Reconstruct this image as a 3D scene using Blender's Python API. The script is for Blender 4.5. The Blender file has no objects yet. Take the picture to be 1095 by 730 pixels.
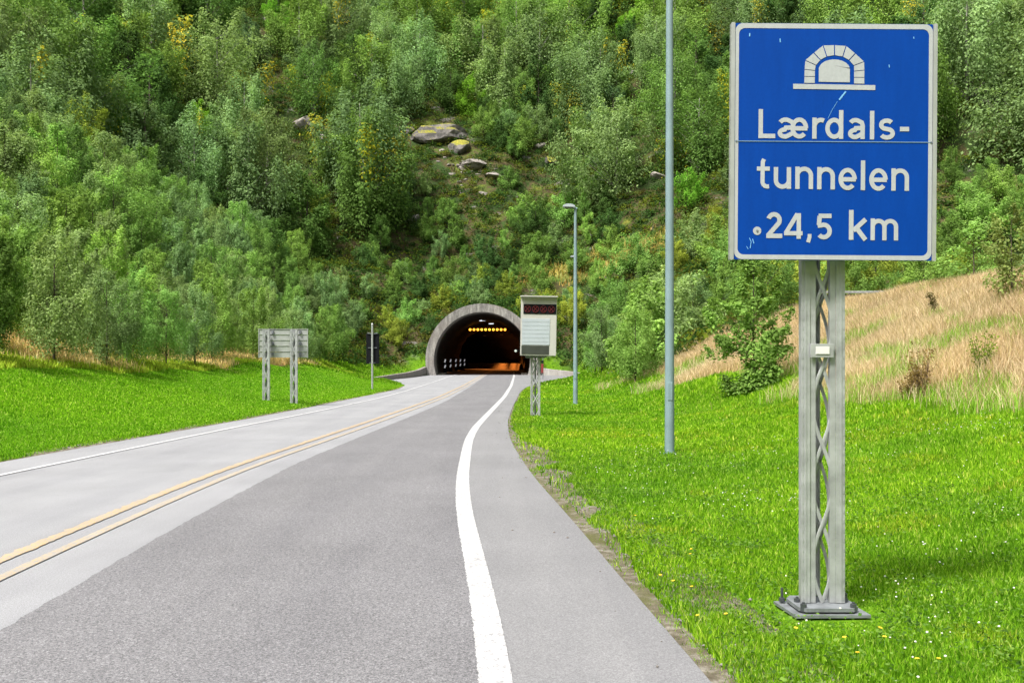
import bpy, bmesh, math, random
import numpy as np
from mathutils import Vector, Matrix
R = math.radians
rng = np.random.default_rng(11)
random.seed(11)
scn = bpy.context.scene
COL = scn.collection

# ------------------------------------------------------------------ camera, sky, sun, exposure
CAMH, FPX, HOR, CX = 1.6, 1065.0, 384.0, 547.5      # metres, focal length in photo pixels, horizon row, centre column
cd = bpy.data.cameras.new('camera'); cam = bpy.data.objects.new('camera', cd); COL.objects.link(cam)
cam.location = (0, 0, CAMH); cam.rotation_euler = (R(90), 0, 0)
cd.sensor_width = 36; cd.lens = FPX / 1095 * 36; cd.shift_y = (HOR - 365) / 1095
cd.clip_start = 0.05; cd.clip_end = 2000
scn.camera = cam
SUN_EL, SUN_AZ = 58, 222            # sun high, behind the camera and to the left (azimuth clockwise from +Y)
w = bpy.data.worlds.new('World'); scn.world = w; w.use_nodes = True
nt = w.node_tree; bg = nt.nodes['Background']
sky = nt.nodes.new('ShaderNodeTexSky'); sky.sky_type = 'NISHITA'; sky.sun_disc = False
sky.sun_elevation = R(SUN_EL); sky.sun_rotation = R(SUN_AZ); sky.dust_density = 4; sky.air_density = 1.0; sky.ozone_density = 0.5
hs = nt.nodes.new('ShaderNodeHueSaturation'); hs.inputs['Saturation'].default_value = 0.35
nt.links.new(sky.outputs[0], hs.inputs['Color']); nt.links.new(hs.outputs[0], bg.inputs['Color'])
bg.inputs['Strength'].default_value = 0.15
sl = bpy.data.lights.new('sun', 'SUN'); sun = bpy.data.objects.new('sun', sl); COL.objects.link(sun)
sl.energy = 3.0; sl.angle = R(10); sl.color = (1.0, 0.95, 0.86)
_d = Vector((math.sin(R(SUN_AZ)) * math.cos(R(SUN_EL)), math.cos(R(SUN_AZ)) * math.cos(R(SUN_EL)), math.sin(R(SUN_EL))))
sun.rotation_euler = _d.to_track_quat('Z', 'Y').to_euler()
vs = scn.view_settings; vs.view_transform = 'Standard'; vs.look = 'None'; vs.exposure = 1.0; vs.gamma = 1; vs.use_curve_mapping = False
scn.cycles.use_denoising = True
scn.cycles.max_bounces = 6; scn.cycles.diffuse_bounces = 3; scn.cycles.transmission_bounces = 4; scn.cycles.transparent_max_bounces = 4
scn.cycles.caustics_reflective = False; scn.cycles.caustics_refractive = False

# ------------------------------------------------------------------ materials
def new_mat(name):
    m = bpy.data.materials.new(name); m.use_nodes = True
    return m, m.node_tree, m.node_tree.nodes['Principled BSDF']
def N(nt, t, **kw):
    n = nt.nodes.new(t)
    for k, v in kw.items():
        if k in n.inputs: n.inputs[k].default_value = v
        else: setattr(n, k, v)
    return n
def ramp(nt, src, stops):
    r = nt.nodes.new('ShaderNodeValToRGB'); e = r.color_ramp.elements
    while len(e) < len(stops): e.new(0.5)
    for k, (p, c) in enumerate(stops):
        e[k].position = p; e[k].color = (*c, 1) if len(c) == 3 else c
    nt.links.new(src, r.inputs[0]); return r.outputs[0]
def mix(nt, f, a, b, mode='MIX'):
    m = nt.nodes.new('ShaderNodeMix'); m.data_type = 'RGBA'; m.blend_type = mode
    for s, v in ((0, f), (6, a), (7, b)):
        if hasattr(v, 'is_linked') or hasattr(v, 'links'): nt.links.new(v, m.inputs[s])
        elif s == 0: m.inputs[0].default_value = v
        else: m.inputs[s].default_value = (*v, 1)
    return m.outputs[2]
def coords(nt, scale=(1, 1, 1)):
    g = nt.nodes.new('ShaderNodeNewGeometry'); mp = nt.nodes.new('ShaderNodeMapping')
    mp.inputs['Scale'].default_value = scale
    nt.links.new(g.outputs['Position'], mp.inputs['Vector']); return mp.outputs[0]
def ocoords(nt, scale=(1, 1, 1)):
    g = nt.nodes.new('ShaderNodeTexCoord'); mp = nt.nodes.new('ShaderNodeMapping')
    mp.inputs['Scale'].default_value = scale
    nt.links.new(g.outputs['Object'], mp.inputs['Vector']); return mp.outputs[0]
def noise(nt, vec, scale, detail=4, rough=0.55):
    n = N(nt, 'ShaderNodeTexNoise', Scale=scale, Detail=detail, Roughness=rough); nt.links.new(vec, n.inputs['Vector']); return n.outputs['Fac']
def bump(nt, bs, src, strength, dist=0.02):
    b = N(nt, 'ShaderNodeBump', Strength=strength, Distance=dist); nt.links.new(src, b.inputs['Height']); nt.links.new(b.outputs[0], bs.inputs['Normal'])
def simple(name, col, rough=0.6, metal=0.0, var=0.0, vscale=6.0, spec=None, dark=None, b=0.0):
    m, nt, bs = new_mat(name); bs.inputs['Roughness'].default_value = rough; bs.inputs['Metallic'].default_value = metal
    bs.inputs['Base Color'].default_value = (*col, 1)
    if spec is not None: bs.inputs['Specular IOR Level'].default_value = spec
    if var:
        v = ocoords(nt); n = noise(nt, v, vscale, 6)
        d = dark or tuple(c * (1 - var) for c in col)
        c = ramp(nt, n, [(0.3, d), (0.65, col)]); nt.links.new(c, bs.inputs['Base Color'])
        if b: bump(nt, bs, n, b)
    return m
def emit(name, col, s):
    m, nt, bs = new_mat(name); bs.inputs['Base Color'].default_value = (*col, 1)
    bs.inputs['Emission Color'].default_value = (*col, 1); bs.inputs['Emission Strength'].default_value = s; return m

def asphalt(name, lo, hi, speck, stain=0.25, tracks=False):
    m, nt, bs = new_mat(name); v = coords(nt)
    fine = noise(nt, v, 130, 3, 0.8); mid = noise(nt, v, 48, 4, 0.8); big = noise(nt, v, 0.55, 4, 0.6); st = noise(nt, coords(nt, (1.6, 0.12, 1)), 1.2, 4)
    c = ramp(nt, fine, [(0.34, lo), (0.5, tuple((a + b) / 2 for a, b in zip(lo, hi))), (0.66, hi)])
    c2 = ramp(nt, mid, [(0.35, (1 - speck,) * 3), (0.65, (1 + speck * 0.6,) * 3)]); c = mix(nt, 1.0, c, c2, 'MULTIPLY')
    c3 = ramp(nt, big, [(0.3, (1 - stain * 0.7,) * 3), (0.7, (1.0,) * 3)]); c = mix(nt, 1.0, c, c3, 'MULTIPLY')
    c4 = ramp(nt, st, [(0.35, (0.92, 0.92, 0.93)), (0.6, (1.02,) * 3)]); c = mix(nt, 1.0, c, c4, 'MULTIPLY')
    c = mix(nt, 1.0, c, (0.92, 0.92, 0.935), 'MULTIPLY')
    nt.links.new(c, bs.inputs['Base Color']); bs.inputs['Roughness'].default_value = 0.75; bs.inputs['Specular IOR Level'].default_value = 0.35
    bump(nt, bs, fine, 0.35, 0.004); return m
M = {}
M['asphalt_old'] = asphalt('old_pale_asphalt', (0.17, 0.172, 0.18), (0.42, 0.425, 0.44), 0.18)
M['asphalt_dark'] = asphalt('darker_asphalt', (0.045, 0.044, 0.048), (0.36, 0.356, 0.368), 0.5)
M['asphalt_shoulder'] = asphalt('shoulder_asphalt', (0.13, 0.13, 0.135), (0.315, 0.315, 0.32), 0.16, 0.2)
def paint(name, col, wear, under):
    m, nt, bs = new_mat(name); v = coords(nt); n = noise(nt, v, 45, 5, 0.7); b = noise(nt, v, 2.5, 3)
    f = ramp(nt, n, [(wear, (0, 0, 0)), (wear + 0.08, (1, 1, 1))])
    c = mix(nt, f, under, col); c = mix(nt, 1.0, c, ramp(nt, b, [(0.3, (0.86, 0.86, 0.85)), (0.7, (1, 1, 1))]), 'MULTIPLY')
    nt.links.new(c, bs.inputs['Base Color']); bs.inputs['Roughness'].default_value = 0.6; return m
M['white_paint'] = paint('white_road_paint', (0.47, 0.47, 0.48), 0.40, (0.24, 0.24, 0.25))
M['white_paint_worn'] = paint('worn_white_paint', (0.50, 0.50, 0.52), 0.40, (0.25, 0.25, 0.27))
M['yellow_paint'] = paint('yellow_road_paint', (0.52, 0.335, 0.15), 0.48, (0.30, 0.28, 0.25))
M['yellow_paint_thin'] = paint('worn_yellow_paint', (0.48, 0.35, 0.20), 0.49, (0.30, 0.29, 0.28))

def ground_mat():
    m, nt, bs = new_mat('ground_cover'); v = coords(nt)
    a = nt.nodes.new('ShaderNodeAttribute'); a.attribute_name = 'zone'   # R mown green, G dry straw, B hillside
    sep = nt.nodes.new('ShaderNodeSeparateColor'); nt.links.new(a.outputs['Color'], sep.inputs[0])
    n1 = noise(nt, v, 0.35, 5, 0.6); n2 = noise(nt, v, 4, 5, 0.65); n3 = noise(nt, v, 25, 3, 0.7)
    green = ramp(nt, n2, [(0.3, (0.06, 0.15, 0.006)), (0.5, (0.10, 0.22, 0.008)), (0.7, (0.15, 0.28, 0.014))])
    green = mix(nt, 1.0, green, ramp(nt, n3, [(0.3, (0.7, 0.7, 0.7)), (0.7, (1.15, 1.15, 1.1))]), 'MULTIPLY')
    straw = ramp(nt, n2, [(0.3, (0.16, 0.11, 0.05)), (0.5, (0.30, 0.20, 0.10)), (0.7, (0.40, 0.29, 0.16))])
    hill = ramp(nt, n1, [(0.32, (0.025, 0.035, 0.015)), (0.45, (0.04, 0.07, 0.018)), (0.53, (0.075, 0.055, 0.03)), (0.6, (0.07, 0.10, 0.02)), (0.72, (0.16, 0.16, 0.03))])
    hill = mix(nt, 1.0, hill, ramp(nt, n2, [(0.3, (0.55, 0.55, 0.55)), (0.7, (1.3, 1.3, 1.3))]), 'MULTIPLY')
    rockf = noise(nt, coords(nt, (1, 1, 2.2)), 0.22, 5, 0.7)
    g = nt.nodes.new('ShaderNodeNewGeometry'); sx = nt.nodes.new('ShaderNodeSeparateXYZ'); nt.links.new(g.outputs['Normal'], sx.inputs[0])
    rk = ramp(nt, rockf, [(0.60, (0, 0, 0)), (0.64, (1, 1, 1))])
    hill = mix(nt, rk, hill, ramp(nt, n2, [(0.3, (0.06, 0.055, 0.05)), (0.7, (0.24, 0.22, 0.21))]))
    c = mix(nt, sep.outputs[1], green, straw); c = mix(nt, sep.outputs[2], c, hill)
    nt.links.new(c, bs.inputs['Base Color']); bs.inputs['Roughness'].default_value = 0.95; bs.inputs['Specular IOR Level'].default_value = 0.1
    bump(nt, bs, n3, 0.6, 0.05); return m
M['ground'] = ground_mat()
def dirt_mat():
    m, nt, bs = new_mat('verge_dirt'); v = coords(nt); n = noise(nt, v, 9, 5, 0.7); f = noise(nt, v, 90, 3, 0.7); b = noise(nt, v, 1.3, 3)
    c = ramp(nt, n, [(0.3, (0.07, 0.055, 0.03)), (0.48, (0.14, 0.12, 0.08)), (0.62, (0.24, 0.22, 0.18)), (0.75, (0.36, 0.34, 0.31))])
    c = mix(nt, ramp(nt, b, [(0.5, (0, 0, 0)), (0.62, (1, 1, 1))]), c, (0.10, 0.10, 0.03))
    c = mix(nt, 1.0, c, ramp(nt, f, [(0.3, (0.6, 0.6, 0.6)), (0.7, (1.25, 1.25, 1.25))]), 'MULTIPLY')
    nt.links.new(c, bs.inputs['Base Color']); bs.inputs['Roughness'].default_value = 0.95; bump(nt, bs, f, 0.8, 0.02); return m
M['dirt'] = dirt_mat()

def leaf_mat(name, transl=0.42, own=None, tint=(1, 1, 1)):
    """leaf colour = the object's own colour, varied leaf by leaf and clump by clump"""
    m, nt, bs = new_mat(name); nt.nodes.remove(bs)
    g = nt.nodes.new('ShaderNodeNewGeometry'); oi = nt.nodes.new('ShaderNodeObjectInfo')
    at = nt.nodes.new('ShaderNodeAttribute'); at.attribute_name = 'tone'
    base = mix(nt, 1.0, oi.outputs['Color'], (1.45, 1.42, 1.35), 'MULTIPLY')
    if own: base = ramp(nt, g.outputs['Random Per Island'], own)
    c = mix(nt, 1.0, base, ramp(nt, g.outputs['Random Per Island'], [(0.0, (0.70, 0.70, 0.68)), (0.6, (1.0, 1.0, 1.0)), (1.0, (1.25, 1.22, 1.15))]), 'MULTIPLY')
    c = mix(nt, 1.0, c, at.outputs['Color'], 'MULTIPLY')
    d = N(nt, 'ShaderNodeBsdfDiffuse'); t = N(nt, 'ShaderNodeBsdfTranslucent'); gl = N(nt, 'ShaderNodeBsdfGlossy', Roughness=0.45)
    tc = mix(nt, 1.0, c, (1.12, 1.15, 0.75), 'MULTIPLY')
    nt.links.new(c, d.inputs['Color']); nt.links.new(tc, t.inputs['Color'])
    ms = nt.nodes.new('ShaderNodeMixShader'); ms.inputs[0].default_value = transl
    nt.links.new(d.outputs[0], ms.inputs[1]); nt.links.new(t.outputs[0], ms.inputs[2])
    m2 = nt.nodes.new('ShaderNodeMixShader'); m2.inputs[0].default_value = 0.0
    nt.links.new(ms.outputs[0], m2.inputs[1]); nt.links.new(gl.outputs[0], m2.inputs[2])
    nt.links.new(m2.outputs[0], nt.nodes['Material Output'].inputs['Surface']); return m
M['leaf'] = leaf_mat('leaves')
M['grass'] = leaf_mat('grass_blades', 0.4, [(0.0, (0.105, 0.29, 0.009)), (0.45, (0.198, 0.42, 0.024)), (0.85, (0.29, 0.53, 0.025)), (1.0, (0.48, 0.56, 0.14))])
M['straw'] = leaf_mat('straw_blades', 0.35, [(0.0, (0.50, 0.37, 0.20)), (0.4, (0.72, 0.56, 0.36)), (0.85, (0.84, 0.70, 0.50)), (1.0, (0.34, 0.36, 0.10))])
M['weeds'] = leaf_mat('weed_leaves', 0.35, [(0.0, (0.05, 0.11, 0.02)), (0.5, (0.09, 0.19, 0.03)), (1.0, (0.16, 0.27, 0.05))])
M['bark'] = simple('dark_bark', (0.10, 0.08, 0.06), 0.9, var=0.6, vscale=5)
M['birch_bark'] = simple('pale_birch_bark', (0.42, 0.40, 0.36), 0.85, var=0.8, vscale=3)
M['petal_white'] = simple('white_petals', (0.78, 0.76, 0.70), 0.8, var=0.15, vscale=30)
M['petal_yellow'] = simple('yellow_petals', (0.85, 0.60, 0.03), 0.7, var=0.2, vscale=30)
M['stem'] = simple('green_stem', (0.12, 0.25, 0.04), 0.8, var=0.2, vscale=30)

M['galv'] = simple('galvanised_metal', (0.46, 0.48, 0.49), 0.45, 0.35, var=0.35, vscale=9)
M['galv_dark'] = simple('dull_galvanised_plate', (0.26, 0.28, 0.30), 0.55, 0.4, var=0.4, vscale=14)
M['alu'] = simple('mill_aluminium', (0.50, 0.52, 0.52), 0.40, 0.5, var=0.16, vscale=7)
M['alu_dark'] = simple('weathered_bracket', (0.20, 0.22, 0.24), 0.6, 0.4, var=0.3)
M['pole'] = simple('blue_grey_pole', (0.20, 0.29, 0.32), 0.6, 0.0, var=0.2, vscale=3)
M['bolt'] = simple('dark_steel_bolt', (0.13, 0.14, 0.16), 0.45, 0.7, var=0.3, vscale=30)
def sign_face(name, col, dirt=0.10):
    m, nt, bs = new_mat(name); n = noise(nt, ocoords(nt, (6, 6, 1.2)), 2.2, 6, 0.65); f = noise(nt, ocoords(nt), 60, 2)
    c = mix(nt, 1.0, col, ramp(nt, n, [(0.3, (1 - dirt,) * 3), (0.7, (1.0,) * 3)]), 'MULTIPLY')
    c = mix(nt, 1.0, c, ramp(nt, f, [(0.3, (0.95,) * 3), (0.7, (1.03,) * 3)]), 'MULTIPLY')
    nt.links.new(c, bs.inputs['Base Color']); bs.inputs['Roughness'].default_value = 0.5; bs.inputs['Specular IOR Level'].default_value = 0.12; return m
M['sign_blue'] = sign_face('blue_reflective_film', (0.0002, 0.048, 0.315), 0.16)
M['sign_white'] = sign_face('white_reflective_film', (0.42, 0.44, 0.46), 0.14)
M['scratch'] = simple('pale_scratch', (0.16, 0.42, 0.72), 0.6)
M['seam'] = simple('panel_seam', (0.16, 0.27, 0.42), 0.5)
M['cabinet'] = simple('grey_white_cabinet', (0.45, 0.45, 0.42), 0.5, var=0.12, vscale=2)
M['cabinet_panel'] = simple('blue_grey_panel', (0.40, 0.45, 0.49), 0.35, var=0.1, vscale=2)
M['black'] = simple('matt_black', (0.010, 0.011, 0.014), 0.85, var=0.3, spec=0.1)
M['dark_window'] = simple('dark_display', (0.05, 0.055, 0.05), 0.3, var=0.2)
M['red_glass'] = simple('dim_red_lens', (0.09, 0.01, 0.014), 0.3)
M['red'] = simple('red_plastic', (0.22, 0.03, 0.03), 0.5, var=0.2)
M['white_plastic'] = simple('white_plastic', (0.7, 0.7, 0.68), 0.5, var=0.1)
def concrete(name, lo, hi, streak=True):
    m, nt, bs = new_mat(name); v = coords(nt, (3.2, 3.2, 0.3)); n = noise(nt, v, 1.3, 6, 0.75); f = noise(nt, coords(nt), 7, 5, 0.7); b = noise(nt, coords(nt), 0.4, 3)
    c = ramp(nt, n, [(0.32, lo), (0.55, tuple((p + q) / 2 for p, q in zip(lo, hi))), (0.7, hi)])
    c = mix(nt, 1.0, c, ramp(nt, f, [(0.3, (0.7,) * 3), (0.7, (1.15,) * 3)]), 'MULTIPLY')
    c = mix(nt, ramp(nt, b, [(0.45, (0, 0, 0)), (0.7, (0.6,) * 3)]), c, tuple(x * 0.9 for x in (0.24, 0.19, 0.17)))
    nt.links.new(c, bs.inputs['Base Color']); bs.inputs['Roughness'].default_value = 0.9; bump(nt, bs, f, 0.4, 0.03); return m
M['concrete'] = concrete('weathered_concrete', (0.12, 0.11, 0.11), (0.52, 0.50, 0.47))
M['concrete_pale'] = concrete('pale_concrete', (0.30, 0.29, 0.27), (0.5, 0.49, 0.46))
M['stone'] = concrete('stone_wall', (0.13, 0.12, 0.11), (0.34, 0.31, 0.28))
M['tunnel'] = simple('darkened_sprayed_rock', (0.045, 0.035, 0.032), 0.95, var=0.5, vscale=1.5, b=0.6)  # tunnel shade put into the colour: rock kept dark all over
M['tunnel_pale'] = simple('tunnel_entrance_lining', (0.15, 0.12, 0.11), 0.95, var=0.4, vscale=1.5, b=0.5)
M['barrier'] = simple('concrete_barrier', (0.42, 0.36, 0.30), 0.8, var=0.3, vscale=2)
def rock_mat(name, moss, lo=(0.03, 0.03, 0.03), hi=(0.24, 0.22, 0.21)):
    m, nt, bs = new_mat(name); n = noise(nt, coords(nt), 1.1, 7, 0.7); f = noise(nt, coords(nt), 6, 4, 0.7)
    c = ramp(nt, n, [(0.32, lo), (0.5, tuple((p + q) / 2 for p, q in zip(lo, hi))), (0.68, hi)])
    g = nt.nodes.new('ShaderNodeNewGeometry'); sx = nt.nodes.new('ShaderNodeSeparateXYZ'); nt.links.new(g.outputs['Normal'], sx.inputs[0])
    mt = nt.nodes.new('ShaderNodeMath'); mt.operation = 'MULTIPLY_ADD'; mt.inputs[1].default_value = 0.5; nt.links.new(f, mt.inputs[0]); nt.links.new(sx.outputs[2], mt.inputs[2])
    fac = ramp(nt, mt.outputs[0], [(1.05 - moss, (0, 0, 0)), (1.15 - moss, (1, 1, 1))])
    c = mix(nt, fac, c, ramp(nt, f, [(0.35, (0.09, 0.11, 0.02)), (0.65, (0.34, 0.30, 0.03))]))
    nt.links.new(c, bs.inputs['Base Color']); bs.inputs['Roughness'].default_value = 0.95; bump(nt, bs, n, 0.7, 0.2); return m
M['rock_mossy'] = rock_mat('mossy_rock', 0.40)
M['rock_bare'] = rock_mat('bare_rock', -0.35, (0.10, 0.09, 0.08), (0.42, 0.38, 0.35))

# ------------------------------------------------------------------ helpers
def tag(o, label=None, cat=None, group=None, kind=None):
    if label: o['label'] = label
    if cat: o['category'] = cat
    if group: o['group'] = group
    if kind: o['kind'] = kind
    return o
def empty(name, loc, rz=0.0, label=None, cat=None, group=None):
    o = bpy.data.objects.new(name, None); o.empty_display_size = 0.2; COL.objects.link(o); o.location = loc; o.rotation_euler = (0, 0, rz)
    return tag(o, label, cat, group)
def npmesh(name, V, F, mat, parent=None, cols=None, smooth=False):
    """V (n,3), F (m,k) all faces with k corners"""
    V = np.asarray(V, np.float32); F = np.asarray(F, np.int32); k = F.shape[1]
    me = bpy.data.meshes.new(name); me.vertices.add(len(V)); me.vertices.foreach_set('co', V.ravel())
    me.loops.add(F.size); me.loops.foreach_set('vertex_index', F.ravel())
    me.polygons.add(len(F)); me.polygons.foreach_set('loop_start', np.arange(0, F.size, k, dtype=np.int32))
    me.polygons.foreach_set('loop_total', np.full(len(F), k, np.int32))
    me.update(calc_edges=True)
    if smooth: me.polygons.foreach_set('use_smooth', np.ones(len(F), bool))
    if cols is not None:
        for nm, c in cols.items():
            a = me.color_attributes.new(nm, 'FLOAT_COLOR', 'POINT'); c4 = np.ones((len(V), 4), np.float32); c4[:, :3] = c
            a.data.foreach_set('color', c4.ravel())
    if mat: me.materials.append(mat)
    o = bpy.data.objects.new(name, me); COL.objects.link(o)
    if parent: o.parent = parent
    return o
class MB:
    """collects shapes into ONE mesh"""
    def __init__(s): s.bm = bmesh.new()
    def box(s, c, size, rot=None, bev=0.0):
        b = bmesh.new(); bmesh.ops.create_cube(b, size=1.0); bmesh.ops.scale(b, vec=size, verts=b.verts)
        if bev: bmesh.ops.bevel(b, geom=b.edges[:], offset=bev, segments=2, affect='EDGES', profile=0.6)
        if rot: bmesh.ops.rotate(b, cent=(0, 0, 0), matrix=Matrix.Rotation(rot[1], 3, rot[0]), verts=b.verts)
        bmesh.ops.translate(b, vec=c, verts=b.verts); s._add(b); return s
    def _add(s, b):
        me = bpy.data.meshes.new('tmp'); b.to_mesh(me); b.free(); s.bm.from_mesh(me); bpy.data.meshes.remove(me)
    def tube(s, pts, rad, seg=8, sq=None):
        pts = [Vector(p) for p in pts]; n = len(pts); rad = rad if hasattr(rad, '__len__') else [rad] * n; rings = []
        for i, p in enumerate(pts):
            t = (pts[min(i + 1, n - 1)] - pts[max(i - 1, 0)]).normalized()
            a = Vector((0, 1, 0)) if abs(t.y) < 0.9 else Vector((1, 0, 0)); u = t.cross(a).normalized(); v = t.cross(u).normalized()
            q = sq or (1, 1)
            rings.append([s.bm.verts.new(p + (u * math.cos(2 * math.pi * k / seg) * q[0] + v * math.sin(2 * math.pi * k / seg) * q[1]) * rad[i]) for k in range(seg)])
        for i in range(n - 1):
            for k in range(seg): s.bm.faces.new((rings[i][k], rings[i][(k + 1) % seg], rings[i + 1][(k + 1) % seg], rings[i + 1][k]))
        for rg_ in (rings[0][::-1], rings[-1]): s.bm.faces.new([s.bm.verts.new(v.co) for v in rg_])
        return s
    def prism(s, poly, y0, y1):          # polygon in x,z extruded along y
        a = [s.bm.verts.new((x, y0, z)) for x, z in poly]; b = [s.bm.verts.new((x, y1, z)) for x, z in poly]; n = len(poly)
        s.bm.faces.new(a); s.bm.faces.new(b[::-1])
        for k in range(n): s.bm.faces.new((a[k], b[k], b[(k + 1) % n], a[(k + 1) % n]))
        return s
    def plate(s, poly, z0, z1):          # polygon in x,y extruded along z
        a = [s.bm.verts.new((x, y, z0)) for x, y in poly]; b = [s.bm.verts.new((x, y, z1)) for x, y in poly]; n = len(poly)
        s.bm.faces.new(a[::-1]); s.bm.faces.new(b)
        for k in range(n): s.bm.faces.new((a[k], a[(k + 1) % n], b[(k + 1) % n], b[k]))
        return s
    def build(s, name, mat, parent=None, smooth=False):
        bmesh.ops.recalc_face_normals(s.bm, faces=s.bm.faces)
        me = bpy.data.meshes.new(name); s.bm.to_mesh(me); s.bm.free(); me.materials.append(mat)
        if smooth:
            for p in me.polygons: p.use_smooth = True
        o = bpy.data.objects.new(name, me); COL.objects.link(o)
        if parent: o.parent = parent
        return o
def copy_tree(o, parent=None):
    c = o.copy(); COL.objects.link(c); c.parent = parent
    for ch in list(o.children): copy_tree(ch, c)
    return c
# numpy value noise
_P = np.random.default_rng(3).random((256, 256)).astype(np.float64)
def vnoise(x, y, s=1.0, seed=0):
    x = np.asarray(x, float) / s + seed * 17.3; y = np.asarray(y, float) / s + seed * 9.1
    xi = np.floor(x).astype(int); yi = np.floor(y).astype(int); fx = x - xi; fy = y - yi
    fx = fx * fx * (3 - 2 * fx); fy = fy * fy * (3 - 2 * fy)
    g = lambda a, b: _P[a % 256, b % 256]
    return (g(xi, yi) * (1 - fx) + g(xi + 1, yi) * fx) * (1 - fy) + (g(xi, yi + 1) * (1 - fx) + g(xi + 1, yi + 1) * fx) * fy
def fbm(x, y, s, seed=0, oct=3):
    r = 0; a = 1; t = 0
    for k in range(oct): r = r + a * vnoise(x, y, s / 2 ** k, seed + k); t += a; a *= 0.5
    return r / t
def sstep(a, b, x):
    t = np.clip((np.asarray(x, float) - a) / (b - a), 0, 1); return t * t * (3 - 2 * t)
def curve_fn(pts, sig=1.5):
    p = np.array(sorted(pts)); ys = np.arange(-15, 200, 0.25); v = np.interp(ys, p[:, 0], p[:, 1])
    out = np.zeros_like(v); wsum = np.zeros_like(v); 
    for k in range(-16, 17):
        wgt = math.exp(-(k * 0.25 / sig) ** 2 / 2); idx = np.clip(np.arange(len(ys)) + k, 0, len(ys) - 1); out += wgt * v[idx]; wsum += wgt
    v = out / wsum
    return lambda y: np.interp(y, ys, v)
RE = curve_fn([(-15, 1.5), (0, 1.28), (4.92, 1.02), (5.5, .93), (7.4, .785), (9.85, .61), (13.7, .27), (19.6, -.04), (25.6, -.12), (34, .03), (49.5, .42), (56.8, .8), (63, 1.4), (69.5, 2.3), (81, 4.2), (92, 5.6), (101, 6.0), (200, 6)])
LE = curve_fn([(-15, -9.0), (0, -8.7), (15.5, -7.98), (20, -7.62), (25, -7.2), (34, -6.7), (53, -6.05), (62, -6.6), (70, -8.2), (77, -9.6), (90, -8.9), (101, -8.3), (200, -8.3)])
RW = curve_fn([(-15, .5), (2, .05), (4.92, -.063), (7.9, -.288), (10.08, -.487), (13.3, -.67), (19.6, -.86), (23.3, -.86), (30.4, -.66), (42.6, -.32), (60, -.05), (90, .17), (150, .3)], 1.2)
LW = curve_fn([(-15, -8.0), (8, -7.35), (13.8, -7.06), (22.7, -6.55), (30, -6.0), (41, -5.45), (50, -5.35), (70, -5.5), (90, -5.8), (150, -6.0)], 2)
YC = curve_fn([(-15, -3.3), (3, -3.65), (7.5, -3.90), (14, -4.05), (20.8, -3.72), (30.4, -3.32), (41.5, -2.95), (60, -2.78), (95, -2.8), (150, -2.9)], 2)
SM = curve_fn([(-15, -2.5), (3, -2.85), (6.5, -3.05), (9, -3.2), (15.3, -3.33), (22, -3.08), (30, -2.75), (38.7, -2.5), (60, -2.42), (95, -2.5), (150, -2.5)], 1.2)
XM = curve_fn([(-15, 13), (10, 10.6), (16, 9.0), (20, 7.6), (24, 6.6), (28.8, 6.4), (33.8, 5.5), (42, 4.9), (60, 5.2), (75, 6.3), (90, 8), (200, 8)], 1.5)
TX = -3.0                                   # tunnel axis
# hill foot: distance outside the valley polygon
VALLEY = [(-15, -120), (-15.5, 55), (-13.5, 80), (-11, 96), (-9.2, 101.5), (3.4, 101.5), (7.5, 92), (13, 72), (40, 64), (140, 50), (140, -120)]
def valley_dist(x, y):
    x = np.asarray(x, float); y = np.asarray(y, float); d = np.full(x.shape, 1e9); ins = np.zeros(x.shape, bool); n = len(VALLEY)
    for k in range(n):
        ax, ay = VALLEY[k]; bx, by = VALLEY[(k + 1) % n]; ex, ey = bx - ax, by - ay
        t = np.clip(((x - ax) * ex + (y - ay) * ey) / (ex * ex + ey * ey), 0, 1)
        d = np.minimum(d, np.hypot(x - ax - t * ex, y - ay - t * ey))
        c = ((ay > y) != (by > y)) & (x < (bx - ax) * (y - ay) / (by - ay + 1e-12) + ax); ins ^= c
    return np.where(ins, 0, d)
def hillz(D):
    return np.interp(D, [0, 3, 18, 21.5, 60, 120, 260], [0, 1.3, 10.8, 11.2, 44, 98, 210])
RI, RO, ZC = 4.85, 5.68, 1.5                 # tunnel arch inner / outer radius and centre height
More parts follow.
